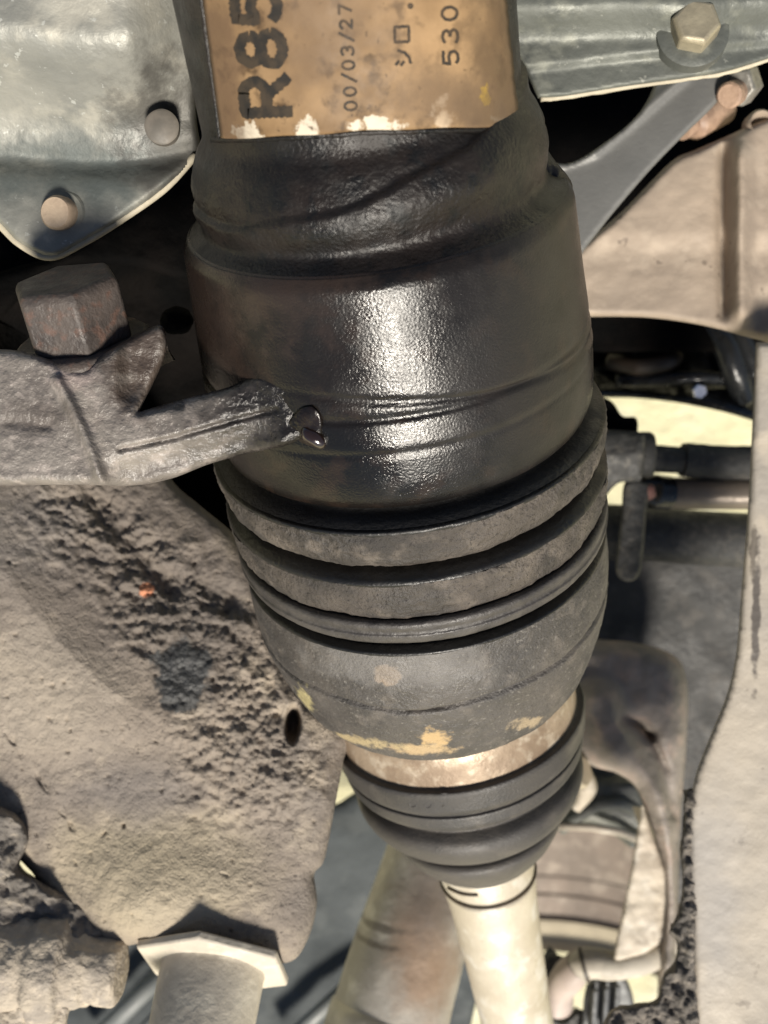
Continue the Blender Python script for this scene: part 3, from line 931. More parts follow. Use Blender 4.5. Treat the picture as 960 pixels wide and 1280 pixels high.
# ================================================================== tan frame panel (upper right)
m_tanp = mk('dusty_tan_panel', [(0.36, 0.29, 0.225), (0.29, 0.235, 0.185), (0.42, 0.345, 0.27)], cscale=28, cdet=7, rough=(0.6, 0.8),
            bumps=((300, 0.0003, 4),), speck=(160, 0.67, (0.14, 0.11, 0.085), 0.7),
            spots=[(P(832, 272, 0.36), (0.0030, 0.0026, 0.02), (0.10, 0.08, 0.06), 300, 0.8, 0.4, 1.5),
                   (P(805, 345, 0.36), (0.0016, 0.0016, 0.02), (0.13, 0.10, 0.08), 300, 0.8, 0.4, 1.5)])
fp = thing('inner_wing', 'dusty tan inner wing panel with upright pressed rib and bolt hole', 'wing panel', P(850, 300, 0.38))
def tanp_z(u, v):
    z = 0.325 + 0.00002 * (880 - u)
    z = z - 0.0075 * np.exp(-((u - 927) / 13.0) ** 2) * sstep(150, 200, v) * (1 - sstep(385, 420, v))
    z = z + 0.0045 * np.exp(-((u - 904) / 7.0) ** 2) * sstep(165, 200, v) * (1 - sstep(375, 410, v))
    z = z + 0.0018 * sstep(285, 320, v)
    z = z + 0.006 * sstep(395, 425, v - 0.12 * (u - 800))
    return z
V, Fc = relief_geo([(700, 340), (735, 302), (780, 262), (838, 203), (868, 188), (905, 172), (950, 152), (1020, 130), (1240, 110, 1), (1240, 470, 1), (1020, 442), (945, 424), (880, 407), (810, 397), (735, 396), (700, 398)],
                   tanp_z, thick=0.004, rnd=9, rdepth=0.003, step=3, disp=lambda p, u, v: fbm(p, 70, 4) * 0.0010)
obj('panel', V, Fc, m_tanp, fp, sharp=180)
V, Fc = disc_geo(P(950, 156, 0.3255), (0, 0, 1), [(-0.004, 0.0018), (0.001, 0.0030), (0.0022, 0.0034), (0.001, 0.0042), (-0.003, 0.0044)], 28)
obj('bolt_hole', V, Fc, m_tanp, fp, sharp=60)
# back wall: near-black sheet for the shade behind strut and panel
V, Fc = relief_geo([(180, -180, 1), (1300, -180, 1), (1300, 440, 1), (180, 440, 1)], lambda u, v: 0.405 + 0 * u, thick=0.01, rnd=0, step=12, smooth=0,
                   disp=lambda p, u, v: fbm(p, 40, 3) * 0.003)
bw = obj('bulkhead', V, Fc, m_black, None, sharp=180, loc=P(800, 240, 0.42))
tag(bw, 'bulkhead coloured black for the shade behind the diagonal strut and tan panel', 'bulkhead')

# ================================================================== glossy black shield and hoses (right)
m_gloss = mk('black_plastic', [(0.012, 0.013, 0.014), (0.020, 0.021, 0.022)], cscale=40, rough=(0.16, 0.34), bumps=((60, 0.0015, 3), (300, 0.0002)))
sh = thing('splash_shield', 'glossy black curved splash shield below the tan wing panel', 'splash shield', P(850, 460, 0.44))
def sh_z(u, v):
    low = 494 + 0.00055 * (u - 735) ** 2
    z = 0.425 - 0.010 * sstep(40, 0, low - v) + 0.006 * np.sin((u - 740) * 0.03) * sstep(380, 430, v)
    return z
V, Fc = relief_geo([(700, 360, 1), (1200, 380, 1), (1200, 640, 1), (1010, 548), (945, 527), (900, 514), (850, 504), (800, 498), (760, 497), (700, 498, 1)],
                   sh_z, thick=0.004, rnd=6, rdepth=0.002, step=4)
obj('shield', V, Fc, m_gloss, sh, sharp=180)
V, Fc = tube_geo(smooth_path([P(760, 452, 0.418), P(800, 458, 0.412), P(835, 452, 0.411), P(848, 446, 0.420)], 8), [0.0030, 0.0036, 0.0034, 0.002], 14)
obj('cable', V, Fc, mk('brown_black_cable', [(0.05, 0.036, 0.026), (0.03, 0.024, 0.02)], rough=(0.4, 0.6)), sh, sharp=180)
V, Fc = tube_geo(smooth_path([P(770, 475, 0.417), P(830, 474, 0.412), P(885, 472, 0.412), P(960, 480, 0.417)], 8), 0.0026, 14)
obj('cable', V, Fc, m_gloss, sh, sharp=180)
V, Fc = tube_geo(smooth_path([P(880, 400, 0.41), P(905, 430, 0.407), P(918, 462, 0.408), P(930, 500, 0.415)], 8), 0.0050, 18)
obj('cable', V, Fc, m_gloss, sh, sharp=180)
V, Fc = tube_geo(smooth_path([P(910, 400, 0.41), P(930, 430, 0.407), P(945, 470, 0.408)], 8), 0.0038, 18)
obj('cable', V, Fc, m_gloss, sh, sharp=180)
m_chrome = mk('bright_steel', [(0.75, 0.75, 0.78), (0.6, 0.6, 0.62)], rough=(0.15, 0.3), metal=0.9)
V, Fc = hex_geo(P(871, 487, 0.412), (0.1, -0.35, 1), 0.0050, 0.0035)
obj('clip', V, Fc, m_chrome, sh, sharp=25)

m_hose = mk('old_rubber_hose', [(0.045, 0.045, 0.043), (0.030, 0.030, 0.030), (0.075, 0.070, 0.062)], cscale=140, rough=(0.55, 0.75), bumps=((700, 0.0004, 4),))
sl = thing('stabiliser_link', 'dark stabiliser link bracket with hose collar beside the ribbed rings', 'link bracket', P(790, 600, 0.42))
V, Fc = relief_geo([(715, 536), (760, 537), (800, 540), (806, 545), (803, 596), (790, 602), (770, 606), (740, 640), (715, 645)],
                   lambda u, v: 0.372 + 0.0001 * np.abs(v - 568) ** 1.2 * 0.6, thick=0.022, rnd=8, step=3, disp=lambda p, u, v: fbm(p, 200, 4) * 0.0012)
obj('block', V, Fc, m_hose, sl, sharp=180)
V, Fc = disc_geo(P(796, 569, 0.388), (1, -0.03, 0.02), [(0, 0.0060), (0.0005, 0.0079), (0.0016, 0.0082), (0.0040, 0.0082), (0.0052, 0.0076), (0.0054, 0.003)], 40)
obj('collar', V, Fc, m_hose, sl, sharp=180)
V, Fc = relief_geo([(715, 500), (750, 497), (766, 503), (778, 520), (795, 522), (797, 538), (790, 545), (715, 545)],
                   lambda u, v: 0.385 + 0 * u, thick=0.02, rnd=7, step=3, disp=lambda p, u, v: fbm(p, 200, 3) * 0.0008)
obj('cap', V, Fc, m_black, sl, sharp=180)
V, Fc = relief_geo([(782, 602), (812, 606), (808, 640), (803, 700), (797, 722), (782, 727), (770, 715), (772, 680), (777, 640)],
                   lambda u, v: 0.380 + 0.00006 * np.abs(u - 790), thick=0.014, rnd=6, step=2.5, disp=lambda p, u, v: fbm(p, 250, 3) * 0.0007)
obj('clamp_leg', V, Fc, m_hose, sl, sharp=180)
m_pink = mk('faded_red_seal', [(0.30, 0.13, 0.11), (0.22, 0.11, 0.09)], rough=(0.5, 0.7))
V, Fc = blob_geo(P(806, 614, 0.384), (1, 0, 0), (0.0030, 0.0030, 0.0040), noise_a=0.3)
obj('seal', V, Fc, m_pink, sl, sharp=180)

hs = thing('rubber_hose', 'dark rubber hose with thicker sleeve leading right from the link collar', 'hose', P(880, 575, 0.41))
V, Fc = tube_geo(smooth_path([P(795, 572, 0.392), P(830, 574, 0.392), P(862, 576, 0.393)], 6), 0.0047, 24, disp=lambda p: fbm(p, 300, 3) * 0.0003)
obj('hose_end', V, Fc, m_hose, hs, sharp=180)
V, Fc = tube_geo(smooth_path([P(853, 575, 0.393), P(900, 578, 0.394), P(990, 580, 0.396)], 8), 0.0060, 28, disp=lambda p: fbm(p, 400, 3) * 0.0005)
obj('hose_sleeve', V, Fc, m_hose, hs, sharp=40)
m_brod = mk('brown_steel_rod', [(0.24, 0.20, 0.16), (0.15, 0.125, 0.105)], cscale=60, rough=(0.35, 0.5), metal=0.3, bumps=((400, 0.0002),))
rd = thing('steel_rod', 'brown steel rod with black bush between hose and thick bar', 'rod', P(870, 616, 0.41))
V, Fc = tube_geo([P(828, 616, 0.397), P(880, 617, 0.397), P(990, 617, 0.397)], 0.0056, 28, disp=lambda p: fbm(p, 200, 3) * 0.0002)
obj('rod', V, Fc, m_brod, rd, sharp=40)
V, Fc = tube_geo(smooth_path([P(798, 608, 0.392), P(815, 614, 0.395), P(836, 616, 0.397)], 6), [0.0040, 0.0062, 0.0060], 28)
obj('bush', V, Fc, m_gloss, rd, sharp=40)
sb_ = thing('stabiliser_bar', 'thick dark grimy stabiliser bar under the brown rod', 'bar', P(870, 672, 0.44))
V, Fc = tube_geo([P(740, 664, 0.425), P(800, 666, 0.425), P(870, 672, 0.425), P(1000, 680, 0.425)], 0.0104, 40, disp=lambda p: fbm(p, 160, 4) * 0.0008)
obj('bar', V, Fc, m_hose, sb_, sharp=180)

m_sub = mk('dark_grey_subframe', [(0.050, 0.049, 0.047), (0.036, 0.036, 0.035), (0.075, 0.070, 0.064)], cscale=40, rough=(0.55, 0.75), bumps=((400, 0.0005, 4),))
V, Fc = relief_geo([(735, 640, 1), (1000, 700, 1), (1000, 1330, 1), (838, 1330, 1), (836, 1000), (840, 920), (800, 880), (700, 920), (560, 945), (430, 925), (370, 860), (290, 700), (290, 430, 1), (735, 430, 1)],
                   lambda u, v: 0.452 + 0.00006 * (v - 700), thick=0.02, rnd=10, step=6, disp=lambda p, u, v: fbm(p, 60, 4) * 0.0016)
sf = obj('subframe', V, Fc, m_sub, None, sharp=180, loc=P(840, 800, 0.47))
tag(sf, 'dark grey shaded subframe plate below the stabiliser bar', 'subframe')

# ================================================================== pale frame rail (right edge)
m_rail = mk('dusty_pale_rail', [(0.42, 0.37, 0.30), (0.33, 0.30, 0.26), (0.48, 0.42, 0.335)], cscale=22, cdet=7, rough=(0.55, 0.75),
            bumps=((260, 0.0003, 4), (900, 0.0001)), speck=(230, 0.67, (0.20, 0.17, 0.14), 0.6),
            spots=[(P(952, 770, 0.31), (0.0012, 0.020, 0.02), (0.06, 0.05, 0.045), 260, 0.9, 0.3, 2.2),
                   (P(948, 690, 0.31), (0.0010, 0.008, 0.02), (0.09, 0.075, 0.06), 260, 0.8, 0.3, 2.2),
                   (P(900, 1130, 0.31), (0.008, 0.03, 0.02), (0.36, 0.34, 0.32), 60, 0.6, 0.6, 1.5)])
m_crust = mk('dark_crusty_dirt', [(0.16, 0.142, 0.122), (0.095, 0.086, 0.077), (0.24, 0.21, 0.175)], cscale=160, rough=(0.75, 0.95), bumps=((700, 0.0010, 4), (250, 0.001)))
rl = thing('frame_rail', 'pale dusty steel frame rail with crusted dirt along its lower edge', 'frame rail', P(920, 900, 0.33))
rail_ol = [(945, 428, 1), (1080, 428, 1), (1080, 1380, 1), (868, 1380, 1), (866, 1200), (863, 1100), (862, 1030), (868, 975), (886, 925), (908, 870), (920, 820), (927, 740), (934, 650), (939, 560), (944, 450)]
V, Fc = relief_geo(rail_ol, lambda u, v: 0.316 + 0.00001 * (v - 800) - 0.000022 * (u - 900), thick=0.003, rnd=10, rdepth=0.002, step=4,
                   disp=lambda p, u, v: fbm(p, 45, 4) * 0.0010 + fbm(p, 400, 2) * 0.00012)
obj('rail_web', V, Fc, m_rail, rl, sharp=180)
crust_ol = [(862, 985), (872, 1000), (869, 1060), (874, 1120), (870, 1200), (872, 1380), (760, 1380), (752, 1290), (770, 1262), (800, 1256), (822, 1250), (828, 1222), (842, 1205), (846, 1178), (836, 1165), (848, 1140),
            (853, 1100), (850, 1060), (856, 1030), (854, 1005)]
V, Fc = relief_geo(crust_ol, lambda u, v: 0.320 + 0.0030 * sstep(868, 835, u) + 0.000015 * (v - 1000) * 0, thick=0.006, rnd=7, rdepth=0.003, step=2.0, smooth=5,
                   disp=lambda p, u, v: fbm(p, 260, 4) * 0.0035 + fbm(p, 900, 2) * 0.0008)
cr = obj('dirt_crust', V, Fc, m_crust, rl, sharp=180); cr['kind'] = 'stuff'

# ================================================================== knuckle arm, gusset, wheel, tie rod (lower right)
m_knu = mk('grey_brown_cast_steel', [(0.32, 0.275, 0.24), (0.25, 0.22, 0.195), (0.38, 0.30, 0.255)], cscale=45, cdet=7, rough=(0.55, 0.75), bumps=((350, 0.0006, 4),))
kn = thing('knuckle_arm', 'grey brown curved steering knuckle arm with dark slot', 'knuckle arm', P(800, 1000, 0.45))
def kn_z(u, v):
    c = polydist(u, v, [(748, 880), (775, 940), (805, 985), (822, 1040), (836, 1120), (840, 1200)])
    z = 0.398 + 0.010 * sstep(8, 42, c)
    z = z + 0.008 * np.exp(-(polydist(u, v, [(783, 900), (800, 908), (812, 918)]) / 7.0) ** 2)
    z = z + 0.004 * np.exp(-(polydist(u, v, [(812, 918), (832, 960), (842, 1020)]) / 5.0) ** 2)
    return z
V, Fc = relief_geo([(690, 810), (760, 800), (835, 815), (858, 850), (858, 930), (850, 1040), (846, 1190), (838, 1290), (822, 1230), (830, 1140), (826, 1080), (812, 1030), (795, 985), (770, 966), (742, 958), (720, 940), (700, 900)],
                   kn_z, thick=0.010, rnd=26, rdepth=0.016, step=3.5, disp=lambda p, u, v: fbm(p, 90, 4) * 0.0020)
obj('arm', V, Fc, m_knu, kn, sharp=180)
m_gus = mk('cream_dusty_gusset', [(0.55, 0.49, 0.40), (0.44, 0.38, 0.31), (0.62, 0.57, 0.49)], cscale=50, cdet=7, rough=(0.55, 0.75), bumps=((250, 0.0006, 4),))
V, Fc = relief_geo([(804, 1008), (820, 1055), (840, 1110), (842, 1160), (812, 1188), (786, 1198), (768, 1196), (776, 1150), (788, 1090), (798, 1030)],
                   lambda u, v: 0.406 + 0.00004 * (u - 800), thick=0.008, rnd=5, step=3, disp=lambda p, u, v: fbm(p, 150, 4) * 0.0014)
obj('gusset', V, Fc, m_gus, kn, sharp=180)

m_rim = mk('dusty_brown_wheel', [(0.25, 0.20, 0.16), (0.19, 0.155, 0.125), (0.31, 0.26, 0.21)], cscale=30, rough=(0.45, 0.65), metal=0.2, bumps=((200, 0.0004),))
m_rim2 = mk('cream_wheel_lip', [(0.52, 0.45, 0.32), (0.42, 0.36, 0.26)], cscale=40, rough=(0.45, 0.6), bumps=((200, 0.0003),))
wh = thing('wheel_rim_arc', 'dusty brown wheel rim arc behind the shaft, cut short for the sun, with cream inner step', 'wheel rim', P(700, 1140, 0.50))  # wheel rim cut to its far arc so the near half casts no shade
WC = P(640, 1520, 0.56); WA = LA
def wring(name, prof, mat):
    a, n, s = frame(WA)
    prof = densify(round_prof(prof, 0.0015, 3), 0.004)
    th = np.linspace(math.pi - 0.95, math.pi + 0.95, 90)
    V = []; Fc = []
    for t, r in prof:
        for q in th: V.append(WC + a * t + r * (math.cos(q) * n + math.sin(q) * s))
    for i in range(len(prof) - 1):
        for j in range(89): Fc.append((i * 90 + j, i * 90 + j + 1, i * 90 + 91 + j, i * 90 + 90 + j))
    return obj(name, V, Fc, mat, wh, sharp=180)
wring('barrel', [(-0.088, 0.186), (-0.087, 0.190), (-0.060, 0.1872), (-0.046, 0.186), (-0.0456, 0.1850), (-0.034, 0.183), (-0.0335, 0.1815), (-0.019, 0.179), (-0.0185, 0.1755)], m_rim)
wring('inner_step', [(-0.0185, 0.1755), (-0.017, 0.1745), (-0.009, 0.171), (-0.007, 0.168), (-0.0065, 0.162)], m_rim2)
m_cal = mk('grey_green_caliper', [(0.16, 0.165, 0.15), (0.11, 0.115, 0.105), (0.22, 0.22, 0.20)], cscale=60, rough=(0.5, 0.7), metal=0.2, bumps=((300, 0.0004),))
cal = thing('brake_caliper', 'grey green brake caliper bracket between boot and knuckle arm', 'caliper', P(740, 1010, 0.5))
V, Fc = relief_geo([(690, 900), (760, 940), (792, 975), (806, 1010), (800, 1050), (790, 1060), (770, 1046), (752, 1040), (745, 1030), (700, 1032), (660, 1060), (660, 960)],
                   lambda u, v: 0.462 + 0.010 * sstep(985, 960, v) + 0.006 * sstep(1000, 1035, v - 0.25 * (u - 700)), thick=0.02, rnd=6, rdepth=0.003, step=3,
                   disp=lambda p, u, v: fbm(p, 120, 3) * 0.0012)
obj('bracket', V, Fc, m_cal, cal, sharp=180)
V, Fc = tube_geo([P(700, 1036, 0.462), P(722, 1020, 0.459), P(746, 1006, 0.459), P(775, 1004, 0.461), P(800, 1014, 0.464)], 0.0028, 14)
obj('edge_rib', V, Fc, m_cal, cal, sharp=180)
V, Fc = tube_geo([P(690, 1032, 0.459), P(740, 1034, 0.457), P(775, 1040, 0.459), P(800, 1050, 0.462)], 0.0017, 12)
obj('edge_rib', V, Fc, m_gus, cal, sharp=180)
V, Fc = disc_geo(P(724, 965, 0.41), (0.75, 0.25, 0.6), [(-0.012, 0.0060), (0.001, 0.0060), (0.0022, 0.0050), (0.0022, 0.0001)], 28)
obj('pin_boot', V, Fc, m_rim2, cal, sharp=40)
V, Fc = tube_geo(smooth_path([P(728, 958, 0.440), P(734, 985, 0.440), P(720, 1012, 0.442)], 6), [0.0026, 0.0040, 0.0018], 14)
obj('pin', V, Fc, m_gus, cal, sharp=180)

m_pale = mk('pale_dusty_tube', [(0.48, 0.44, 0.37), (0.38, 0.345, 0.29), (0.55, 0.50, 0.42)], cscale=60, rough=(0.5, 0.7), bumps=((300, 0.0003),))
tr = thing('tie_rod', 'pale dusty bent tube joining the gusset above a pinkish fitting', 'tube', P(760, 1210, 0.44))
V, Fc = tube_geo(smooth_path([P(862, 1140, 0.418), P(838, 1172, 0.416), P(812, 1196, 0.412), P(770, 1207, 0.410), P(736, 1204, 0.412), P(712, 1218, 0.416)], 8), [0.0052, 0.0052, 0.0052, 0.0052, 0.0056, 0.0058], 28,
                 disp=lambda p: fbm(p, 200, 3) * 0.0003)
obj('tube', V, Fc, m_pale, tr, sharp=40)
V, Fc = tube_geo(smooth_path([P(724, 1208, 0.4135), P(712, 1219, 0.416), P(700, 1236, 0.420), P(694, 1254, 0.424)], 6), [0.0058, 0.0062, 0.0056, 0.0068], 28)
obj('fitting', V, Fc, mk('pinkish_fitting', [(0.50, 0.42, 0.38), (0.40, 0.33, 0.29)], cscale=80, rough=(0.45, 0.65)), tr, sharp=40)
V, Fc = tube_geo([P(729, 1197, 0.4115), P(735, 1204, 0.4100), P(737, 1218, 0.412)], 0.0062, 24)
V, Fc = lathe_geo(P(730, 1206, 0.4125), (0.9, 0.25, 0.1), [(-0.0008, 0.0056), (-0.0004, 0.0063), (0.0004, 0.0063), (0.0008, 0.0056)], 32)
obj('band', V, Fc, m_dark, tr, sharp=60)
V, Fc = relief_geo([(684, 1196), (700, 1194), (712, 1204), (700, 1226), (690, 1250), (700, 1275), (728, 1262), (752, 1290), (740, 1330), (680, 1330), (664, 1270), (672, 1220)],
                   lambda u, v: 0.432 + 0 * u, thick=0.015, rnd=6, step=3, disp=lambda p, u, v: fbm(p, 150, 3) * 0.001)
obj('socket', V, Fc, m_sub, tr, sharp=180)
m_fin = mk('blue_grey_clip', [(0.22, 0.225, 0.225), (0.15, 0.155, 0.16)], cscale=90, rough=(0.4, 0.6), metal=0.3, bumps=((400, 0.0003),))
cl = thing('hose_clip', 'blue grey steel clip with three fins under the pale bent tube', 'clip', P(755, 1255, 0.44))
V, Fc = relief_geo([(738, 1226), (782, 1222), (790, 1290), (728, 1330), (728, 1270)], lambda u, v: 0.428 + 0 * u, thick=0.012, rnd=5, step=3)
obj('base', V, Fc, m_fin, cl, sharp=180)
for k in range(3):
    u = 741 + 14 * k
    V, Fc = relief_geo([(u, 1238 - 3 * k, 1), (u + 7, 1237 - 3 * k, 1), (u + 4, 1296, 1), (u - 4, 1296, 1)], lambda u, v: 0.421 + 0 * u, thick=0.008, rnd=3, step=2, smooth=2)
    obj('fin', V, Fc, m_fin, cl, sharp=60)

# ================================================================== pale rusty tube behind the shaft
m_tube2 = mk('weathered_steel_tube', [(0.44, 0.41, 0.36), (0.31, 0.285, 0.25), (0.50, 0.47, 0.42)], cscale=38, cdet=8, rough=(0.42, 0.6), metal=0.25, bumps=((220, 0.0004, 4),),
             spots=[(P(528, 1190, 0.38), (0.010, 0.022, 0.02), (0.33, 0.22, 0.145), 90, 0.8, 0.6, 1.8),
                    (P(545, 1120, 0.38), (0.012, 0.016, 0.02), (0.17, 0.15, 0.135), 90, 0.75, 0.6, 1.6),
                    (P(470, 1166, 0.38), (0.012, 0.0012, 0.02), (0.10, 0.085, 0.07), 200, 0.8, 0.5, 2.0),
                    (P(462, 1185, 0.38), (0.009, 0.0010, 0.02), (0.12, 0.10, 0.08), 200, 0.8, 0.5, 2.0)])
et = thing('steering_tube', 'weathered steel tube with rust stains angled behind the axle shaft', 'tube', P(500, 1200, 0.42))
pth = [P(566, 1010, 0.412), P(543, 1085, 0.405), P(516, 1170, 0.398), P(482, 1290, 0.390), P(448, 1420, 0.384)]
V, Fc = tube_geo(smooth_path(pth, 10), [0.0185, 0.0188, 0.0195, 0.0205, 0.0210], 64, disp=lambda p: fbm(p, 60, 3) * 0.0005)
obj('tube_body', V, Fc, m_tube2, et, sharp=40)
V, Fc = lathe_geo(P(487, 1272, 0.391), P(448, 1420, 0.384) - P(516, 1170, 0.398), [(-0.002, 0.0200), (-0.0005, 0.0212), (0.004, 0.0215), (0.05, 0.0218)], 64)
obj('end_sleeve', V, Fc, m_tube2, et, sharp=40)

# ================================================================== under tray (blue grey)
m_tray = mk('blue_grey_plastic_tray', [(0.085, 0.095, 0.098), (0.062, 0.070, 0.073), (0.11, 0.12, 0.12)], cscale=25, rough=(0.7, 0.85), bumps=((200, 0.0005, 4),), spec=0.25)
ut = thing('under_tray', 'blue grey plastic under tray seen between gearbox and axle', 'under tray', P(380, 1180, 0.52))
V, Fc = relief_geo([(60, 1100), (300, 1025), (410, 1008), (450, 988), (520, 975), (600, 1000), (612, 1150), (585, 1300), (560, 1420, 1), (-250, 1420, 1), (-250, 1090)],
                   lambda u, v: 0.500 + 0.00002 * (v - 1100), thick=0.004, rnd=5, rdepth=0.002, step=6, disp=lambda p, u, v: fbm(p, 25, 3) * 0.004)
obj('tray_sheet', V, Fc, m_tray, ut, sharp=180)
m_rib2 = mk('grey_plastic_rib', [(0.20, 0.21, 0.20), (0.14, 0.15, 0.15)], cscale=60, rough=(0.45, 0.6))
for (ua, va, ub, vb_, r) in ((110, 1310, 225, 1195, 0.0040), (150, 1320, 262, 1200, 0.0030), (196, 1330, 300, 1215, 0.0025), (350, 1310, 450, 1218, 0.0032)):
    V, Fc = tube_geo([P(ua, va, 0.492), P((ua + ub) / 2, (va + vb_) / 2, 0.490), P(ub, vb_, 0.494)], r, 14)
    obj('rib', V, Fc, m_rib2, ut, sharp=180)

# ================================================================== gearbox casing (left)
m_gear = mk('caked_tan_casting', [(0.28, 0.235, 0.19), (0.19, 0.162, 0.136), (0.38, 0.32, 0.25)], cscale=30, cdet=10, rough=(0.65, 0.88),
            bumps=((1700, 0.0004, 4), (500, 0.0006, 6)), speck=(520, 0.63, (0.085, 0.07, 0.058), 0.8),
            spots=[(P(190, 1090, 0.30), (0.024, 0.016, 0.04), (0.46, 0.39, 0.275), 60, 0.8, 0.6, 1.6), (P(60, 860, 0.30), (0.020, 0.018, 0.04), (0.36, 0.31, 0.25), 60, 0.7, 0.6, 1.6), (P(190, 700, 0.31), (0.030, 0.026, 0.05), (0.16, 0.135, 0.115), 70, 0.8, 0.6, 1.6),
                   (P(255, 800, 0.31), (0.014, 0.016, 0.05), (0.13, 0.112, 0.098), 90, 0.7, 0.6, 1.6),
                   (P(20, 660, 0.30), (0.012, 0.012, 0.05), (0.14, 0.13, 0.125), 70, 0.6, 0.6, 1.6),
                   (P(180, 985, 0.31), (0.016, 0.008, 0.03), (0.21, 0.185, 0.165), 70, 0.7, 0.6, 1.6),
                   (P(233, 838, 0.31), (0.0075, 0.0105, 0.03), (0.050, 0.052, 0.053), 120, 0.95, 0.12, 2.2),
                   (P(183, 737, 0.31), (0.0018, 0.0022, 0.03), (0.62, 0.26, 0.14), 400, 0.95, 0.2, 2.0),
                   (P(45, 970, 0.30), (0.0007, 0.0007, 0.0007), (0.1, 0.08, 0.07), 300, 0.5, 0.2, 1.0)],
            rough_spots=[(P(233, 838, 0.31), (0.0058, 0.0080, 0.03), 0.35, 160, 0.2)])
gb = thing('gearbox_casing', 'tan gearbox casing caked with gritty dirt, hexagonal plug at its end', 'gearbox casing', P(180, 900, 0.34))
crest = [(-60, 690), (40, 745), (140, 840), (230, 950), (330, 1080)]
crack = [(0, 898), (30, 945), (62, 990), (92, 1036)]
gritc = [(110, 640), (180, 720), (250, 800), (285, 880), (310, 970)]
def gb_z(u, v):
    s = ((u - 40) * 0.62 - (v - 745) * 0.78)           # positive: upper right of the crest
    s = s + 30 * np.sin(np.maximum(u, -120) * 0.012)
    up = np.maximum(s, 0); dn = np.maximum(-s, 0)
    z = 0.3000 + 0.000060 * up + 0.0000015 * up ** 1.5 + 0.000018 * dn
    z = z + 0.0035 * np.exp(-(polydist(u, v, [(120, 620), (170, 690), (215, 735)]) / 16.0) ** 2)     # gully
    z = z + 0.0040 * gauss(u, v, 275, 742, 24, 14, 0.6)
    z = z + 0.014 * sstep(0.55, 1.0, gauss(u, v, 366, 905, 11, 26, 0.05))                             # open slot
    z = z + 0.0010 * np.exp(-((polydist(u, v, crack) + 2.5 * np.sin(v * 0.21 + np.sin(u * 0.3))) / 2.2) ** 2) * (0.55 + 0.45 * np.sin(v * 0.13))
    z = z - 0.0072 * gauss(u, v, 258, 1140, 84, 50, 0.15)                                              # boss round the plug
    z = z - 0.0040 * gauss(u, v, 160, 1130, 46, 50)
    return z
def gb_disp(p, u, v):
    w = sstep(120, 30, polydist(u, v, gritc) + 45 * fbm(p, 40, 2))
    w = w * (1 - 0.7 * gauss(u, v, 233, 838, 24, 34))
    f1 = fbm(p, 170, 5, 0.62)
    clump = np.abs(fbm(p, 120, 3)) * 0.0050
    pit = -np.maximum(0, fbm(p, 300, 3) - 0.22) * 0.006
    base = fbm(p, 35, 4) * 0.0020 + fbm(p, 420, 3) * 0.00030 - np.maximum(0, fbm(p, 380, 2) - 0.42) * 0.005
    return base + w * (f1 * 0.0022 + clump * 0.6 + pit * 0.35 + fbm(p, 520, 3, 0.7) * 0.0009)
gb_ol = [(-330, 520, 1), (180, 520, 1), (212, 596), (250, 632), (292, 668), (318, 712), (345, 800), (385, 870), (440, 912), (430, 950), (420, 1000), (411, 1050), (404, 1078), (393, 1092), (395, 1112), (396, 1132), (388, 1166), (370, 1198), (344, 1204),
         (312, 1192), (270, 1210), (215, 1200), (180, 1180), (140, 1186), (118, 1172), (98, 1145), (70, 1135), (40, 1090), (0, 1060), (-80, 1045), (-330, 1060, 1)]
V, Fc = relief_geo(gb_ol, gb_z, thick=0.030, rnd=22, rdepth=0.006, step=1.9, disp=gb_disp)
obj('casing', V, Fc, m_gear, gb, sharp=180)
# loose clods sitting in the gritty band
m_plug = mk('cream_dusty_plug', [(0.60, 0.54, 0.44), (0.50, 0.45, 0.37), (0.66, 0.60, 0.49)], cscale=60, rough=(0.5, 0.7), bumps=((400, 0.0003, 4),))
pax = np.array([-0.10, -0.76, 0.63]); pax /= np.linalg.norm(pax)
pc = P(266, 1212, 0.3040)
plug = obj('plug_body', *lathe_geo(pc, pax, round_prof([(-0.016, 0.0130), (-0.004, 0.0130), (0.0, 0.0145), (0.001, 0.0142), (0.022, 0.0136), (0.026, 0.0120), (0.0262, 0.0002)], 0.0016, 4), 64,
                                   disp=lambda V, t, th: fbm(V, 200, 3) * 0.0003), m_plug, gb, sharp=180, label='cream dusty hexagonal filler plug')
V, Fc = hex_geo(pc - pax * 0.0030, pax, 0.0380, 0.0034, rot=0.16, chamfer=0.30)
hf = obj('hex_flange', V, Fc, m_plug, plug, sharp=25); bevel_obj(hf, 0.0006, 2)

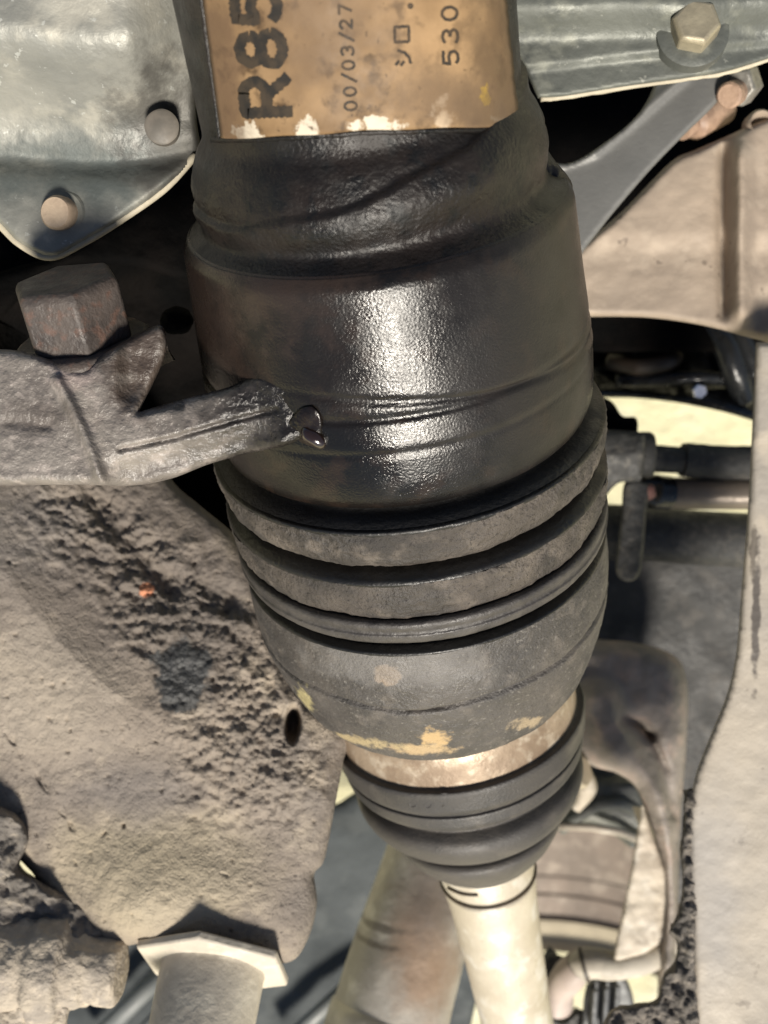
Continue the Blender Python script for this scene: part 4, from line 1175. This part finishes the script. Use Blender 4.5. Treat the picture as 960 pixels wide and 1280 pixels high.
# ================================================================== crusted fitting (lower left)
ft = thing('crusted_fitting', 'dirt crusted ribbed fitting left of the hexagonal plug', 'fitting', P(60, 1210, 0.31))
fa, fb = P(-60, 1196, 0.303), P(152, 1216, 0.300)
fd = fb - fa; fl = np.linalg.norm(fd)
prf = [(-0.02, 0.0150), (0.014, 0.0152), (0.018, 0.0130), (0.0235, 0.0125), (0.0250, 0.0142), (0.0320, 0.0138), (0.0335, 0.0105), (0.0375, 0.0102), (0.0390, 0.0090), (fl - 0.001, 0.0086), (fl, 0.0074), (fl + 0.0002, 0.0002)]
m_fit = mk('sandy_crust_fitting', [(0.44, 0.38, 0.30), (0.32, 0.28, 0.235), (0.50, 0.43, 0.34)], cscale=110, rough=(0.7, 0.9), bumps=((600, 0.0008, 4),))
V, Fc = lathe_geo(fa, fd, densify(round_prof(prf, 0.001, 3), 0.0009), 110, disp=lambda V, t, th: fbm(V, 170, 4) * 0.0014)
obj('ribbed_body', V, Fc, m_fit, ft, sharp=180)
m_crust2 = mk('grey_dirt_clods', [(0.20, 0.178, 0.155), (0.13, 0.118, 0.105), (0.28, 0.245, 0.20)], cscale=120, rough=(0.8, 0.95), bumps=((500, 0.001, 4),))
V, Fc = relief_geo([(-60, 1000), (0, 1008), (26, 1022), (36, 1050), (24, 1085), (48, 1100), (80, 1116), (120, 1140), (146, 1176), (120, 1190), (70, 1175), (20, 1178), (-60, 1190), (-240, 1200, 1), (-240, 1000, 1)],
                   lambda u, v: 0.298 + 0.00003 * (u - 30), thick=0.012, rnd=14, rdepth=0.006, step=2.2, disp=lambda p, u, v: fbm(p, 130, 4) * 0.0050 + fbm(p, 500, 3) * 0.0010)
c2 = obj('dirt_crust', V, Fc, m_crust2, ft, sharp=180); c2['kind'] = 'stuff'
V, Fc = relief_geo([(-60, 1215), (20, 1235), (80, 1250), (84, 1275), (66, 1320), (-60, 1330), (-240, 1330, 1), (-240, 1215, 1)], lambda u, v: 0.292 + 0 * u, thick=0.02, rnd=12, step=2.6,
                   disp=lambda p, u, v: fbm(p, 130, 4) * 0.0030)
obj('foot', V, Fc, m_fit, ft, sharp=180)
